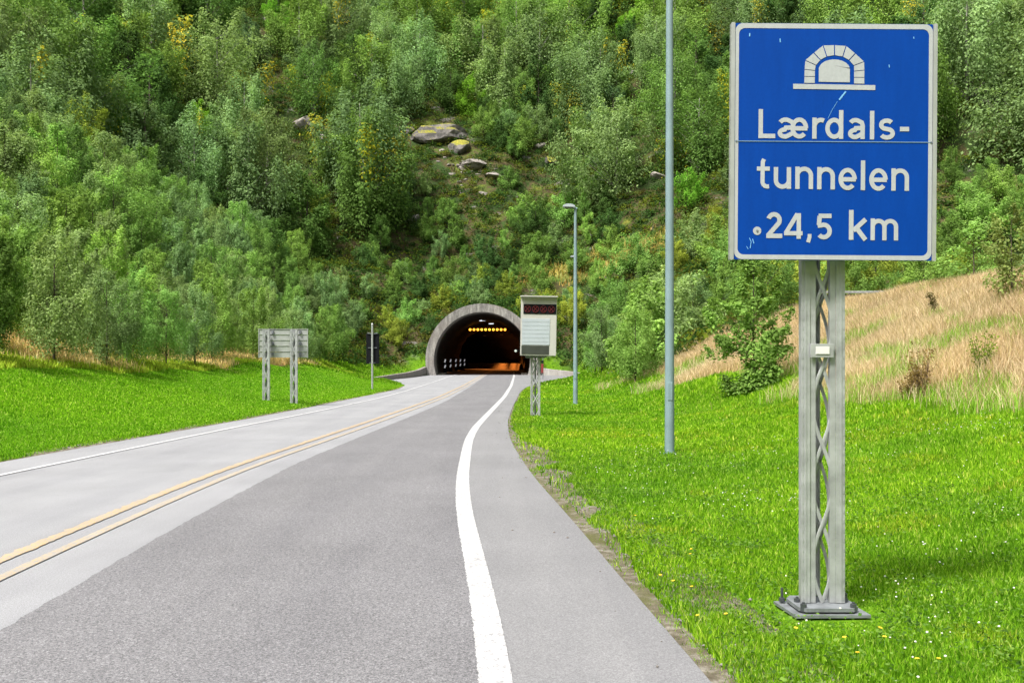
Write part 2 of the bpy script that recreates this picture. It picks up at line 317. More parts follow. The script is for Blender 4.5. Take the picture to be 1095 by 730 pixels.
def H(x, y):
    x = np.asarray(x, float); y = np.asarray(y, float)
    re, le = RE(y), LE(y); xm = XM(y)
    # right verge, dry bank
    zr = 0.155 * np.maximum(x - 3.2, 0); zr = np.minimum(zr, 0.155 * np.maximum(xm - 3.2, 0))
    off = np.maximum(x - xm, 0); zr = zr + np.where(off < 7.8, 0.43 * off - 0.43 * 0.5 * np.exp(-off), 0.43 * 7.8 + 0.06 * (off - 7.8)) + 0.43 * 0.5
    zr = np.where(off > 0, zr, zr - 0.0)
    zr = np.where(off <= 0, 0.155 * np.maximum(np.minimum(x, xm) - 3.2, 0), zr - 0.215 + 0.215 * np.exp(-off))
    lo = np.maximum(le - x - 0.15, 0)
    zl = np.interp(lo, [0, 0.6, 2, 4, 7, 9, 40], [0, 0.05, 0.25, 0.75, 1.42, 1.6, 2.6])
    fade = 1 - sstep(70, 88, y) * (x < -4) * 0.55
    zl = zl * fade
    z = np.where(x > (re + le) / 2, zr * sstep(0.2, 1.5, x - re), zl)
    D = valley_dist(x, y); z = z + hillz(D)
    und = (fbm(x, y, 7, 1) - 0.5) * 0.35 + (fbm(x, y, 1.4, 5) - 0.5) * 0.08
    side = np.maximum(x - re, le - x)
    z = z + und * 1.5 * sstep(0.8, 5, side) * (1 - sstep(0, 3, D)) + ((fbm(x, y, 14, 2) - 0.5) * 5 + (fbm(x, y, 4, 8, 2) - 0.5) * 1.8) * sstep(3, 22, D)
    z = z + 0.015 * sstep(0.1, 0.4, side)
    # earth laid over the tunnel tube
    dx = np.abs(x - TX)
    arch = ZC + np.sqrt(np.maximum(RO ** 2 - np.minimum(dx, RO) ** 2, 0)) - 0.22
    cov = np.where(dx < 5.3, arch, 0) 
    emb = np.minimum(7.1 - 0.42 * np.maximum(dx - 2.5, 0), 0.2 + 0.95 * (y - 101.2)); cov = np.maximum(cov, emb * (dx < 30))
    cov = cov + np.clip(y - 101.2, 0, 60) * 0.12
    z = np.where(y > 101.1, np.maximum(z, cov), z)
    road = (x < re + 0.12) & (x > le - 0.12) & (y < 101.1)
    return np.where(road, -0.04, z)
def h1(x, y): return float(H(np.array([x]), np.array([y]))[0])
def pix(u, v, zmin=3.0, zmax=420.0):
    """where the sight line through a place in the picture meets the ground"""
    Y = np.concatenate([np.arange(zmin, 60, 0.1), np.arange(60, zmax, 0.4)]); X = (u - CX) / FPX * Y; Z = CAMH + (HOR - v) / FPX * Y
    hit = np.nonzero(Z <= H(X, Y))[0]
    if len(hit) == 0: return None
    k = hit[0]; return float(X[k]), float(Y[k]), h1(X[k], Y[k])
def to_px(x, y, z): return CX + x / y * FPX, HOR - (z - CAMH) / y * FPX

# ------------------------------------------------------------------ ground sheet
xs = np.concatenate([np.arange(-1400, -160, 60), np.arange(-160, -44, 3), np.arange(-44, -16, 1.2), np.arange(-16, 18, 0.4), np.arange(18, 44, 1.2), np.arange(44, 160, 3), np.arange(160, 1401, 60)])
ys = np.concatenate([np.arange(-900, -20, 80), np.arange(-20, 0, 2), np.arange(0, 60, 0.4), np.arange(60, 101, 0.6), [101.0, 101.2], np.arange(101.8, 130, 0.8), np.arange(130, 330, 2.5), np.arange(330, 900, 60)])
GX, GY = np.meshgrid(xs, ys); GZ = H(GX, GY); nx, ny = len(xs), len(ys)
V = np.stack([GX.ravel(), GY.ravel(), GZ.ravel()], 1)
i, j = np.meshgrid(np.arange(nx - 1), np.arange(ny - 1)); a = (j * nx + i).ravel()
F = np.stack([a, a + 1, a + nx + 1, a + nx], 1)
jr = int(np.nonzero(np.isclose(ys, 101.0))[0][0]); mask = (F[:, 0] // nx == jr) & (np.abs(V[F[:, 0], 0] - TX) < 5.0)   # the tunnel mouth is open
F = F[~mask]
def zones(x, y):
    re, le, xm = RE(y), LE(y), XM(y); D = valley_dist(x, y); n = (fbm(x, y, 3, 21) - 0.5)
    dry = sstep(-0.5, 0.9, x - xm + n * 6.5 + (fbm(x, y, 6, 23) - .5) * 4 - .3) * (1 - sstep(46, 52, y)) 
    lo = le - x; dryl = sstep(6.0, 7.4, lo + n * 4) * (1 - sstep(9.5, 12, lo)) * sstep(0.42, 0.62, fbm(x, y, 7, 31) + 0.08)
    dry = np.maximum(dry, dryl * 0.9)
    bench = sstep(17, 18.5, D) * (1 - sstep(21.5, 23, D)) * (x > 3) * (y > 90); 
    hill = np.maximum(sstep(0.5, 3, D), sstep(10, 13, lo) * 0.9); hill = np.maximum(hill, sstep(48, 54, y) * (x > xm))
    hill = np.where(x - xm > 11, 1, hill); hill = hill * (1 - bench)
    dry = np.maximum(dry, bench * 0.55)
    return np.stack([1 - dry, dry, hill], -1)
Z = zones(V[:, 0], V[:, 1])
tag(npmesh('ground', V, F, M['ground'], cols={'zone': Z}, smooth=True), kind='structure')

# ------------------------------------------------------------------ road, markings
def ribbon(name, f0, f1, y0, y1, z, mat, step=0.25, label=None, jag=0.0, jstep=None):
    Y = np.arange(y0, y1 + 1e-6, jstep or step); a, b = f0(Y), f1(Y)
    if jag: a = a + rng.uniform(-jag, jag, len(Y)); b = b + rng.uniform(-jag, jag, len(Y)) * 0.5
    n = len(Y); V = np.empty((2 * n, 3)); V[:n] = np.stack([a, Y, np.full(n, z)], 1); V[n:] = np.stack([b, Y, np.full(n, z)], 1)
    k = np.arange(n - 1); F = np.stack([k, k + n, k + n + 1, k + 1], 1)
    return tag(npmesh(name, V, F, mat), kind='structure')
def slab(name, f0, f1, y0, y1, z, mat):
    o = ribbon(name, f0, f1, y0, y1, z, mat); md = None; return o
ribbon('road', LE, RE, -14, 101.6, 0.0, M['asphalt_old'])
ribbon('road_patch', SM, lambda y: RW(y) + 0.02, -14, 101.6, 0.004, M['asphalt_dark'], jag=0.012, jstep=0.12)
ribbon('road_shoulder', lambda y: RW(y) + 0.03, RE, -14, 101.6, 0.004, M['asphalt_shoulder'])
ribbon('road_marking_edge_white', lambda y: RW(y) - 0.086, lambda y: RW(y) + 0.086, -14, 130, 0.009, M['white_paint'], jag=0.006, jstep=0.03)
ribbon('road_marking_far_white', lambda y: LW(y) - 0.06, lambda y: LW(y) + 0.06, -14, 130, 0.009, M['white_paint_worn'])
ribbon('road_marking_centre_left', lambda y: YC(y) - 0.235, lambda y: YC(y) - 0.11, -14, 150, 0.009, M['yellow_paint'], jag=0.02, jstep=0.07)
ribbon('road_marking_centre_right', lambda y: YC(y) + 0.08, lambda y: YC(y) + 0.18, -14, 150, 0.009, M['yellow_paint_thin'], jag=0.004)
# asphalt edge skirt and the trodden dirt verge along both sides
def grid_z(x, y):
    i = np.clip(np.searchsorted(xs, x) - 1, 0, nx - 2); j = np.clip(np.searchsorted(ys, y) - 1, 0, ny - 2); fx = (x - xs[i]) / (xs[i + 1] - xs[i]); fy = (y - ys[j]) / (ys[j + 1] - ys[j])
    return (GZ[j, i] * (1 - fx) + GZ[j, i + 1] * fx) * (1 - fy) + (GZ[j + 1, i] * (1 - fx) + GZ[j + 1, i + 1] * fx) * fy
def verge(name, edge, sgn, y0, y1, width):
    Y = np.arange(y0, y1, 0.15); L = np.linspace(-0.06, width, 12); YY, LL = np.meshgrid(Y, L, indexing='ij')
    X = edge(YY) + sgn * LL; G_ = grid_z(X, YY); Zz = G_ + 0.010 * (1 - 3 * sstep(width * .75, width, LL)) + fbm(X, YY, 0.25, 40) * 0.010
    Zz = np.where(LL < 0.13, np.maximum(G_ + .006, -0.012 + 0.02 * (fbm(X, YY, 0.2, 41) - 0.4)) * (LL > 0) - .02 * (LL <= 0), Zz)
    n, m = YY.shape; V = np.stack([X.ravel(), YY.ravel(), Zz.ravel()], 1); i, j = np.meshgrid(np.arange(m - 1), np.arange(n - 1)); a = (j * m + i).ravel()
    return tag(npmesh(name, V, np.stack([a, a + 1, a + m + 1, a + m], 1), M['dirt'], smooth=True), kind='structure')
verge('verge_right', RE, 1, -5, 70, .75)
verge('verge_left', LE, -1, -5, 60, 0.35)
# loose pebbles on the verge
def pebbles():
    n = 2600; Y = 4 + 34 * rng.random(n) ** 1.6; X = RE(Y) + rng.exponential(0.22, n) + 0.02 - (rng.random(n) < 0.03) * rng.random(n) * 0.7
    s = rng.uniform(0.004, 0.016, n); Zz = np.where(X < RE(Y), 0.006, H(X, Y) + 0.015)
    base = np.array([(1, 0, 0), (0, 1, 0), (-1, 0, 0), (0, -1, 0), (0, 0, .7), (0, 0, -.5)]); fc = np.array([(0, 1, 4), (1, 2, 4), (2, 3, 4), (3, 0, 4), (1, 0, 5), (2, 1, 5), (3, 2, 5), (0, 3, 5)])
    V = (base[None] * rng.uniform(.6, 1.4, (n, 1, 3)) * s[:, None, None]) + np.stack([X, Y, Zz], 1)[:, None]
    F = fc[None] + (np.arange(n) * 6)[:, None, None]
    tag(npmesh('gravel', V.reshape(-1, 3), F.reshape(-1, 3), M['stone']), 'loose gravel and dirt crumbs along the edge of the asphalt', 'gravel', kind='stuff')
pebbles()

# ------------------------------------------------------------------ tunnel
def arch_pts(r, n=40):
    a0 = math.asin(-ZC / r); return [(TX + r * math.cos(t), ZC + r * math.sin(t)) for t in np.linspace(a0, math.pi - a0, n)]
tun = empty('road_tunnel', (0, 0, 0), 0, 'arched concrete tunnel mouth at the end of the road, dark inside with amber lights', 'tunnel')
b = MB(); A, B = arch_pts(RI), arch_pts(RO); n = len(A)
r0 = [b.bm.verts.new((x, 99.9, z)) for x, z in A]; r1 = [b.bm.verts.new((x, 99.8, z)) for x, z in B]; r2 = [b.bm.verts.new((x, 103.5, z)) for x, z in B]; r3 = [b.bm.verts.new((x, 103.5, z)) for x, z in A]
for k in range(n - 1):
    for p, q in ((r0, r1), (r1, r2), (r3, r0)): b.bm.faces.new((p[k], p[k + 1], q[k + 1], q[k]))
b.build('portal_arch', M['concrete'], tun)
# tube bending left far inside
path = [(TX, y, 0.0) for y in np.arange(103.4, 150, 3)]; hd = 0.0; px_, py_ = TX, path[-1][1]
for k in range(26):
    hd += 0.06; px_ -= math.sin(hd) * 3; py_ += math.cos(hd) * 3; path.append((px_, py_, hd))
TV, m = [], 26; prof = [(x - TX, z) for x, z in arch_pts(RI + 0.01, m)]
for k, (cx, cy, h_) in enumerate(path):
    for q, (dx, z) in enumerate(prof):
        f = 1 + (rng.random() - 0.5) * 0.05 * (k > 1)
        TV.append((cx + math.cos(h_) * dx * f, cy + math.sin(h_) * dx * f, max(z * f, -0.02)))
TF = [(k * m + q, k * m + q + 1, (k + 1) * m + q + 1, (k + 1) * m + q) for k in range(len(path) - 1) for q in range(m - 1)]
npmesh('tunnel_lining', np.array(TV), np.array(TF), M['tunnel'], tun, smooth=True)
cx, cy, h_ = path[-1]; b = MB(); b.box((cx, cy, 3.5), (12, 0.6, 9), ((0, 0, 1), h_)); b.build('tunnel_end', M['tunnel'], tun)
b = MB(); b.plate([(TX - 4.9, 101.6), (TX + 4.9, 101.6)] + [(x + 5.2 * math.cos(h), y + 5.2 * math.sin(h)) for x, y, h in path[14:]] + [(x - 5.2 * math.cos(h), y - 5.2 * math.sin(h)) for x, y, h in path[:13:-1]], -0.2, 0.002)
tag(b.build('road_in_tunnel', asphalt('tunnel_asphalt', (0.09, 0.085, 0.09), (0.2, 0.19, 0.19), 0.15)), kind='structure')
# kerbs inside
for sx in (-1, 1):
    b = MB(); b.box((TX + sx * 4.35, 127, 0.07), (0.75, 46, 0.16), bev=0.02); b.build('side_kerb', M['barrier'], tun)
# barrier round the bend
bp = [(1.35, 138), (1.2, 146), (0.7, 152), (-0.4, 158), (-2.2, 163.5), (-4.6, 167.5), (-7.4, 170)]
b = MB(); vv = []
for k, (x, y) in enumerate(bp):
    q = bp[min(k + 1, len(bp) - 1)]; p = bp[max(k - 1, 0)]; t = Vector((q[0] - p[0], q[1] - p[1])).normalized(); nn = Vector((-t.y, t.x))
    vv.append([b.bm.verts.new((x + nn.x * o, y + nn.y * o, z)) for o, z in ((-0.3, 0), (0.3, 0), (0.12, 0.95), (-0.12, 0.95))])
for k in range(len(bp) - 1):
    for e in range(4): b.bm.faces.new((vv[k][e], vv[k][(e + 1) % 4], vv[k + 1][(e + 1) % 4], vv[k + 1][e]))
tag(b.build('crash_barrier', M['barrier']), 'low concrete barrier glowing orange around the bend inside the tunnel', 'crash barrier')
# amber signal row
g = empty('signal_gantry', (-3.1, 126, 5.35), 0, 'row of glowing amber lamps on a crossbar high inside the tunnel', 'signal lights')
b = MB(); b.box((0, 0.12, 0), (5.2, 0.08, 0.34)); b.build('crossbar', M['black'], g)
M['amber'] = emit('amber_lamp', (1.0, 0.40, 0.03), 2.6)
for k in range(10):
    b = MB(); b.tube([(-2.2 + k * 0.49, 0.0, 0.0), (-2.2 + k * 0.49, 0.07, 0.0)], 0.15, 12); b.build('lamp', M['amber'], g)
M['cool'] = emit('cool_white_lamp', (0.85, 0.9, 1.0), 0.8)
for nm, x, y, z, s, lab in (('ceiling_lamp', -3.35, 114, 6.05, (0.55, .9, .08), 'pale ceiling lamp under the tunnel roof, the nearer and larger one'), ('ceiling_lamp', -2.55, 122, 5.98, (0.4, .9, .08), 'pale ceiling lamp under the tunnel roof, the smaller one just behind')):
    e = empty(nm, (x, y, z), 0.3, lab, 'lamp', 'ceiling lamps in the tunnel')
    b = MB(); b.box((0, 0, 0.05), (s[0] + .1, s[1] + .1, 0.1), bev=0.02); b.build('housing', M['alu_dark'], e)
    b = MB(); b.box((0, 0, -0.03), s, bev=0.02); b.build('diffuser', M['cool'], e)
    b = MB(); b.tube([(0, 0, .1), (0, 0, .75)], .02, 6); b.build('hanger', M['alu_dark'], e)
e = empty('emergency_lamp', (0.45, 124, 2.65), 0, 'small round white lamp on the right wall inside the tunnel', 'lamp')
b = MB(); b.tube([(0, 0, 0), (0, .12, 0)], .15, 14); b.build('lens', emit('white_lamp', (0.9, 1, 0.85), .5), e); b = MB(); b.box((.45, .15, 0), (1.2, .1, .25)); b.build('bracket', M['alu_dark'], e)
# sodium lamps further in (real lamps in the ceiling of the bend)
for k, (x, y, z, pw, sz) in enumerate(((-0.2, 146, 5.4, 1700, 1.2), (-1.6, 153, 5.4, 2200, 1.2), (-4.4, 160, 5.4, 2600, 1.2), (-3.1, 131, 6.0, 420, 1.0), (-3.1, 112, 6.0, 160, 1.0))):
    e = empty('sodium_lamp', (x, y, z), 0, 'orange sodium lamp under the tunnel roof', 'lamp', 'sodium lamps deep in the tunnel')
    b = MB(); b.box((0, 0, 0), (0.5, 0.9, 0.14), bev=0.03); b.build('housing', M['alu_dark'], e)
    L = bpy.data.lights.new('sodium', 'SPOT'); L.energy = pw; L.color = (1.0, 0.30, 0.05); L.spot_size = R(95); L.spot_blend = 0.6; L.shadow_soft_size = 0.3
    lo = bpy.data.objects.new('sodium_light', L); COL.objects.link(lo); lo.parent = e; lo.location = (0, 0, -0.12)
# delineators at the left wall inside
d0 = empty('marker_post', (-7.15, 106.5, 0), 0, 'black marker post with two white reflectors along the left wall in the tunnel', 'marker post', 'reflector posts inside the tunnel')
b = MB(); b.box((0, 0, .8), (.34, .06, 1.6), bev=.01); b.build('post', M['black'], d0)
for z in (1.45, .85):
    b = MB(); b.prism([(-.12, z - .16), (.02, z - .2), (.12, z + .12), (-.02, z + .17)], -.045, -.033); b.build('reflector', M['white_em'] if 'white_em' in M else emit('glowing_reflector', (.8, .8, .85), .18), d0)  # reflectors glow by themselves, emission standing in for returned light
for k, y in enumerate((116, 127, 138, 150)):
    c = copy_tree(d0); c.location = (-7.15 - 0.0, y, 0)
names = ['nearest the tunnel mouth', 'second from the tunnel mouth', 'third from the tunnel mouth', 'fourth from the tunnel mouth', 'deepest in the tunnel']
for o in [o for o in COL.objects if o.name.startswith('marker_post')]:
    k = [106.5, 116, 127, 138, 150].index(round(o.location.y, 1)); o['label'] = 'black post with two white reflectors on the left tunnel wall, ' + names[k]
# wing wall left of the mouth, low kerb wall right
def strip_wall(name, pts, h, th, mat, label, cat):
    b = MB(); vv = []
    for k, (x, y) in enumerate(pts):
        q = pts[min(k + 1, len(pts) - 1)]; p = pts[max(k - 1, 0)]; t = Vector((q[0] - p[0], q[1] - p[1])).normalized(); nn = Vector((-t.y, t.x)) * th / 2
        hh = h[k]; vv.append([b.bm.verts.new((x + s * nn.x, y + s * nn.y, z)) for s, z in ((-1, -.3), (1, -.3), (1, hh), (-1, hh))])
    for k in range(len(pts) - 1):
        for e in range(4): b.bm.faces.new((vv[k][e], vv[k][(e + 1) % 4], vv[k + 1][(e + 1) % 4], vv[k + 1][e]))
    b.bm.faces.new(vv[0]); b.bm.faces.new(vv[-1][::-1])
    return tag(b.build(name, mat), label, cat)
strip_wall('retaining_wall', [(-11.8, 70), (-10.6, 73.5), (-9.7, 78), (-9.1, 86), (-8.8, 93), (-8.75, 100.5)], [.1, .2, .35, .45, .6, .85], .35, M['stone'], 'low stone retaining wall leading up to the left side of the tunnel mouth', 'wall')
strip_wall('kerb_wall', [(2.75, 101), (3.8, 99.5), (5.0, 97), (5.9, 93.5), (6.5, 89), (7.0, 84)], [.75, .6, .5, .4, .3, .15], .35, M['concrete_pale'], 'low curved concrete kerb wall right of the tunnel mouth', 'kerb')
# red and white marker on the right of the mouth
e = empty('hydrant_marker', (2.55, 82, 0), 0, 'thin marker post with a red panel beside the right side of the tunnel mouth', 'marker post')
b = MB(); b.tube([(0, 0, 0), (0, 0, 1.75)], .035, 8); b.build('post', M['alu_dark'], e)
b = MB(); b.box((-.06, -.05, .85), (.2, .05, .75), bev=.01); b.build('panel', M['red'], e)
b = MB(); b.box((-.06, -.05, 1.4), (.2, .05, .2), bev=.01); b.build('cap_panel', M['black'], e)

# ------------------------------------------------------------------ big blue sign
SY = 6.08; S = SY / FPX                       # metres per photo pixel at the sign's distance
sx0, sz0 = (889.5 - CX) * S, CAMH + (HOR - 278.5) * S
sign = empty('tunnel_sign', ((879 - CX) / FPX * 6.22, 6.22, 0.03), 0, 'large blue road sign reading Lærdals-tunnelen 24,5 km on a lattice mast', 'road sign')
ox, oy, oz = sign.location
face = bpy.data.objects.new('sign_panel', None)
def P(u, v): return ((u - 889.5) * S, (278.5 - v) * S)      # photo pixel to panel-local x, z
def rrect(u0, v0, u1, v1, r, n=6):
    pts = []
    for cx, cy, a in ((u1 - r, v0 + r, -90), (u1 - r, v1 - r, 0), (u0 + r, v1 - r, 90), (u0 + r, v0 + r, 180)):
        for k in range(n + 1):
            t = R(a + 90 * k / n); pts.append(P(cx + r * math.cos(t), cy + r * math.sin(t)))
    return pts
TILT = R(0.42)
def panel_part(o):
    o.parent = sign; o.location = (sx0 - ox, SY - oy, sz0 - oz); o.rotation_euler = (0, TILT, 0); return o
b = MB(); b.prism(rrect(784.5, 25.5, 996, 278, 1.5, 2), 0, 0.02); panel_part(b.build('blue_panel', M['sign_blue']))
for u0, u1 in ((780.0, 784.3), (996.2, 1000.5)):
    b = MB(); b.prism(rrect(u0, 25, u1, 278.5, 1.2, 3), -0.006, 0.035); panel_part(b.build('side_rail', M['alu']))
# white border ring
def ring(outer, inner, y):
    n = len(outer); V = [(x, y, z) for x, z in outer] + [(x, y, z) for x, z in inner]
    return np.array(V), np.array([(k, (k + 1) % n, n + (k + 1) % n, n + k) for k in range(n)])
V_, F_ = ring(rrect(784.8, 25.8, 995.8, 277.7, 8, 8), rrect(788.5, 31, 991.6, 272.8, 6.5, 8), -0.0015)
panel_part(npmesh('white_border', V_, F_, M['sign_white']))
_dep = [0]
def stroke(pts, wd, VV, FF):
    pts = np.array(pts, float); n = len(pts); t = np.gradient(pts, axis=0) if n > 2 else np.repeat([pts[1] - pts[0]], 2, 0)
    d = np.diff(pts, axis=0); d /= np.linalg.norm(d, axis=1)[:, None]; nr = np.stack([-d[:, 1], d[:, 0]], 1)
    _dep[0] += 1; y = -0.0018 - 0.00012 * (_dep[0] % 9)
    L, Rr = [], []
    for k in range(n):
        if k == 0: m = nr[0]
        elif k == n - 1: m = nr[-1]
        else:
            m = nr[k - 1] + nr[k]; m /= np.linalg.norm(m); m = m / max(m @ nr[k], 0.5)
        L.append(pts[k] + m * wd / 2); Rr.append(pts[k] - m * wd / 2)
    base = len(VV)
    for p in L + Rr:
        x, z = P(p[0], p[1]); VV.append((x, y, z))
    for k in range(n - 1): FF.append((base + k, base + k + 1, base + n + k + 1, base + n + k))
def arc(cx, cy, rx, ry, a0, a1, n=18): return [(cx + rx * math.cos(R(t)), cy - ry * math.sin(R(t))) for t in np.linspace(a0, a1, n)]
VV, FF = [], []
Wt = 28.5
def G(strokes, ox_, oy_, wd=Wt):
    for s_ in strokes: stroke([(ox_ + x / 6.083, oy_ + y / 6.083) for x, y in s_], wd / 6.083, VV, FF)
def g_n(x0, x1, top, base, wd=Wt):
    xl, xr = x0 + wd / 2, x1 - wd / 2; rx = (xr - xl) / 2; t = top + wd / 2; ry = rx * 1.0
    return [[(xl, top), (xl, base)], arc(xl + rx, t + ry, rx, ry, 165, 0, 16) + [(xr, base)]]
def g_u(x0, x1, top, base, wd=Wt):
    xl, xr = x0 + wd / 2, x1 - wd / 2; rx = (xr - xl) / 2; t = base - wd / 2; ry = rx
    return [[(xr, top), (xr, base)], [(xl, top)] + arc(xl + rx, t - ry, rx, ry, 180, 345, 16)]
def g_e(x0, x1, top, base, wd=Wt):
    cx = (x0 + x1) / 2; rx = (x1 - x0 - wd) / 2; ry = (base - top - wd) / 2; cy = (top + base) / 2
    return [[(cx - rx, cy + 2), (cx + rx + wd * .3, cy + 2)], arc(cx, cy, rx, ry, -2, 318, 30)]
def g_bowl(x0, x1, top, base, wd=Wt):
    cx = (x0 + x1) / 2; return arc(cx, (top + base) / 2, (x1 - x0 - wd) / 2, (base - top - wd) / 2, 0, 360, 34)
def g_a(x0, x1, top, base, wd=Wt, stem=True):
    xr = x1 - wd / 2; rx = (x1 - x0 - wd) / 2; h = base - top; t = top + wd / 2
    s_ = [arc(x0 + 8 + rx, t + rx * .8, rx - 4, rx * .8, 150, 60, 8) + [(xr - 6, t + rx * .38), (xr, t + rx * .85), (xr, base if stem else base - 28)],
          [(xr, top + h * .43 + 6), (x0 + wd / 2 + rx * .9, top + h * .43 + 8)] + arc(x0 + wd / 2 + rx * .75, base - wd / 2 - h * .155, rx * .75, h * .165, 90, 270, 12) + [(x0 + wd / 2 + rx * .95, base - wd / 2 + 1), (xr, base - wd / 2 - h * .16)]]
    return s_
def g_s(x0, x1, top, base, wd=Wt):
    cx = (x0 + x1) / 2; rx = (x1 - x0 - wd) / 2; q = (base - top - wd) / 4
    return [arc(cx, top + wd / 2 + q, rx * .95, q, 35, 235, 16) + [(cx, (top + base) / 2 - 1)][:0] + arc(cx, base - wd / 2 - q, rx, q, 62, -152, 18)]
O1, O2 = (800, 30), (800, 160)
b1, x1_ = 722, 585
G([[(75, 532), (75, 706 + 15)], [(60, 706), (170, 706)]], *O1)                                  # L
G(g_a(185, 300, x1_, b1, stem=False), *O1); G(g_e(268, 384, x1_, b1), *O1)                    # æ
G([[(424, x1_), (424, b1)], arc(424 + 42, x1_ + 15 + 44, 42, 44, 170, 62, 12)], *O1)           # r
G([g_bowl(495, 612, x1_, b1), [(598, 535), (598, b1)]], *O1)                                   # d
G(g_a(643, 752, x1_, b1), *O1)                                                                 # a
G([[(799, 538), (799, b1 + 2)]], *O1)                                                          # l
G(g_s(842, 948, x1_ + 2, b1 + 3), *O1)                                                         # s
G([[(980, 655), (1040, 655)]], *O1, wd=29)                                                     # -
panel_part(npmesh('lettering', VV, FF, M['sign_white'])); VV, FF = [], []
t2, b2 = 117, 260
G([[(98, 66), (90, 84), (89, 200)] + arc(89 + 32, 212, 32, 32, 190, 265, 9) + [(132, 243)], [(52, 128), (136, 128)]], *O2, wd=27)
G(g_u(162, 275, t2, b2 - 2), *O2); G(g_n(302, 418, t2 - 4, b2 - 2), *O2); G(g_n(444, 560, t2 - 2, b2), *O2)
G(g_e(583, 702, t2 + 2, b2 + 4), *O2); G([[(742, 70), (742, b2 + 3)]], *O2); G(g_e(783, 903, t2 + 3, b2 + 6), *O2); G(g_n(927, 1042, t2 + 3, b2 + 5), *O2)
panel_part(npmesh('lettering', VV, FF, M['sign_white'])); VV, FF = [], []
# 24,5 km
G([arc(166, 462, 36, 38, 165, -28, 18) + [(132, 556), (128, 563)], [(116, 564), (220, 564)]], *O2, wd=29)
G([[(327, 416), (327, 582)], [(318, 420), (243, 545)], [(232, 546), (352, 546)]], *O2, wd=28)
G([[(398, 550), (398, 570), (388, 604)]], *O2, wd=25)
G([[(540, 432), (456, 432)], [(463, 432), (458, 492)], [(450, 496)] + arc(490, 530, 38, 40, 112, -140, 22)], *O2, wd=29)
panel_part(npmesh('lettering', VV, FF, M['sign_white'])); VV, FF = [], []
G([[(668, 392), (668, 586)], [(762, 452), (682, 526)], [(700, 506), (762, 586)]], *O2, wd=30)
G([[(808, 446), (808, 588)], arc(808 + 38, 500, 38, 38, 165, 0, 14) + [(884, 588)], arc(884 + 38, 500, 38, 38, 165, 0, 14) + [(960, 588)]], *O2, wd=28)
panel_part(npmesh('lettering', VV, FF, M['sign_white'])); VV, FF = [], []
G([arc(57, 532, 17, 17, 0, 360, 24)], *O2, wd=20)
panel_part(npmesh('bolt_disc', VV, FF, M['sign_white']))
# tunnel symbol
VV, FF = [], []; FT = []
def poly(pts, y=-0.0022):
    base = len(VV)
    for u, v in pts:
        x, z = P(800 + u / 6.083, 30 + v / 6.083); VV.append((x, y, z))
    c = np.mean(np.array(VV[base:]), 0); VV.append(tuple(c)); n = len(pts)
    for k in range(n): FT.append((base + k, base + (k + 1) % n, base + n))
oc = [(352, 362), (353, 318), (354, 272), (358, 212), (414, 162), (476, 112), (551, 110), (628, 114), (688, 164), (748, 218), (750, 274), (750, 322), (750, 364)]
ic = [(428, 362), (428, 318), (428, 280), (434, 246), (462, 212), (502, 190), (551, 182), (604, 190), (645, 212), (675, 246), (676, 282), (676, 322), (676, 364)]
for k in range(12):
    q = [oc[k], oc[k + 1], ic[k + 1], ic[k]]; c = np.mean(q, 0)
    poly([tuple(c + (np.array(p) - c) * np.array([0.90, 0.90])) for p in q])
poly([(450, 352), (450, 262)] + [(551 + 100 * math.cos(R(t)), 268 - 62 * math.sin(R(t))) for t in range(170, 0, -12)] + [(652, 262), (652, 354)])
poly([(284, 366), (818, 371), (818, 403), (284, 399)])
panel_part(npmesh('tunnel_symbol', VV, FT, M['sign_white']))
b = MB(); b.prism([P(785, 151.3), P(996, 151.3), P(996, 152.1), P(785, 152.1)], -0.003, -0.0005); panel_part(b.build('panel_seam', M['seam']))
for u, v in ((786.5, 151.7), (994.5, 151.7), (809.4, 247.4)):
    b = MB(); x, z = P(u, v); b.tube([(x, -.006, z), (x, .0, z)], .0065 if v > 200 else .005, 10); panel_part(b.build('panel_bolt', M['alu_dark']))
for s_, wd in (([(903, 98), (899, 103), (896, 107)], 1.6), ([(894, 109), (889, 117), (884, 127)], .35), ([(832.3, 42), (832.5, 46)], 1.0), ([(799.8, 36.5), (799.8, 40)], 1.2), ([(975, 39), (975.5, 41)], .9), ([(949, 69), (949.3, 72)], .8), ([(801, 255), (803, 259), (802, 266)], .7), ([(804.5, 256), (806, 261)], .8), ([(798, 264), (800, 267)], .6)):
    VV, FF = [], []; stroke(s_, wd, VV, FF); panel_part(npmesh('scratch', VV, FF, M['scratch']))

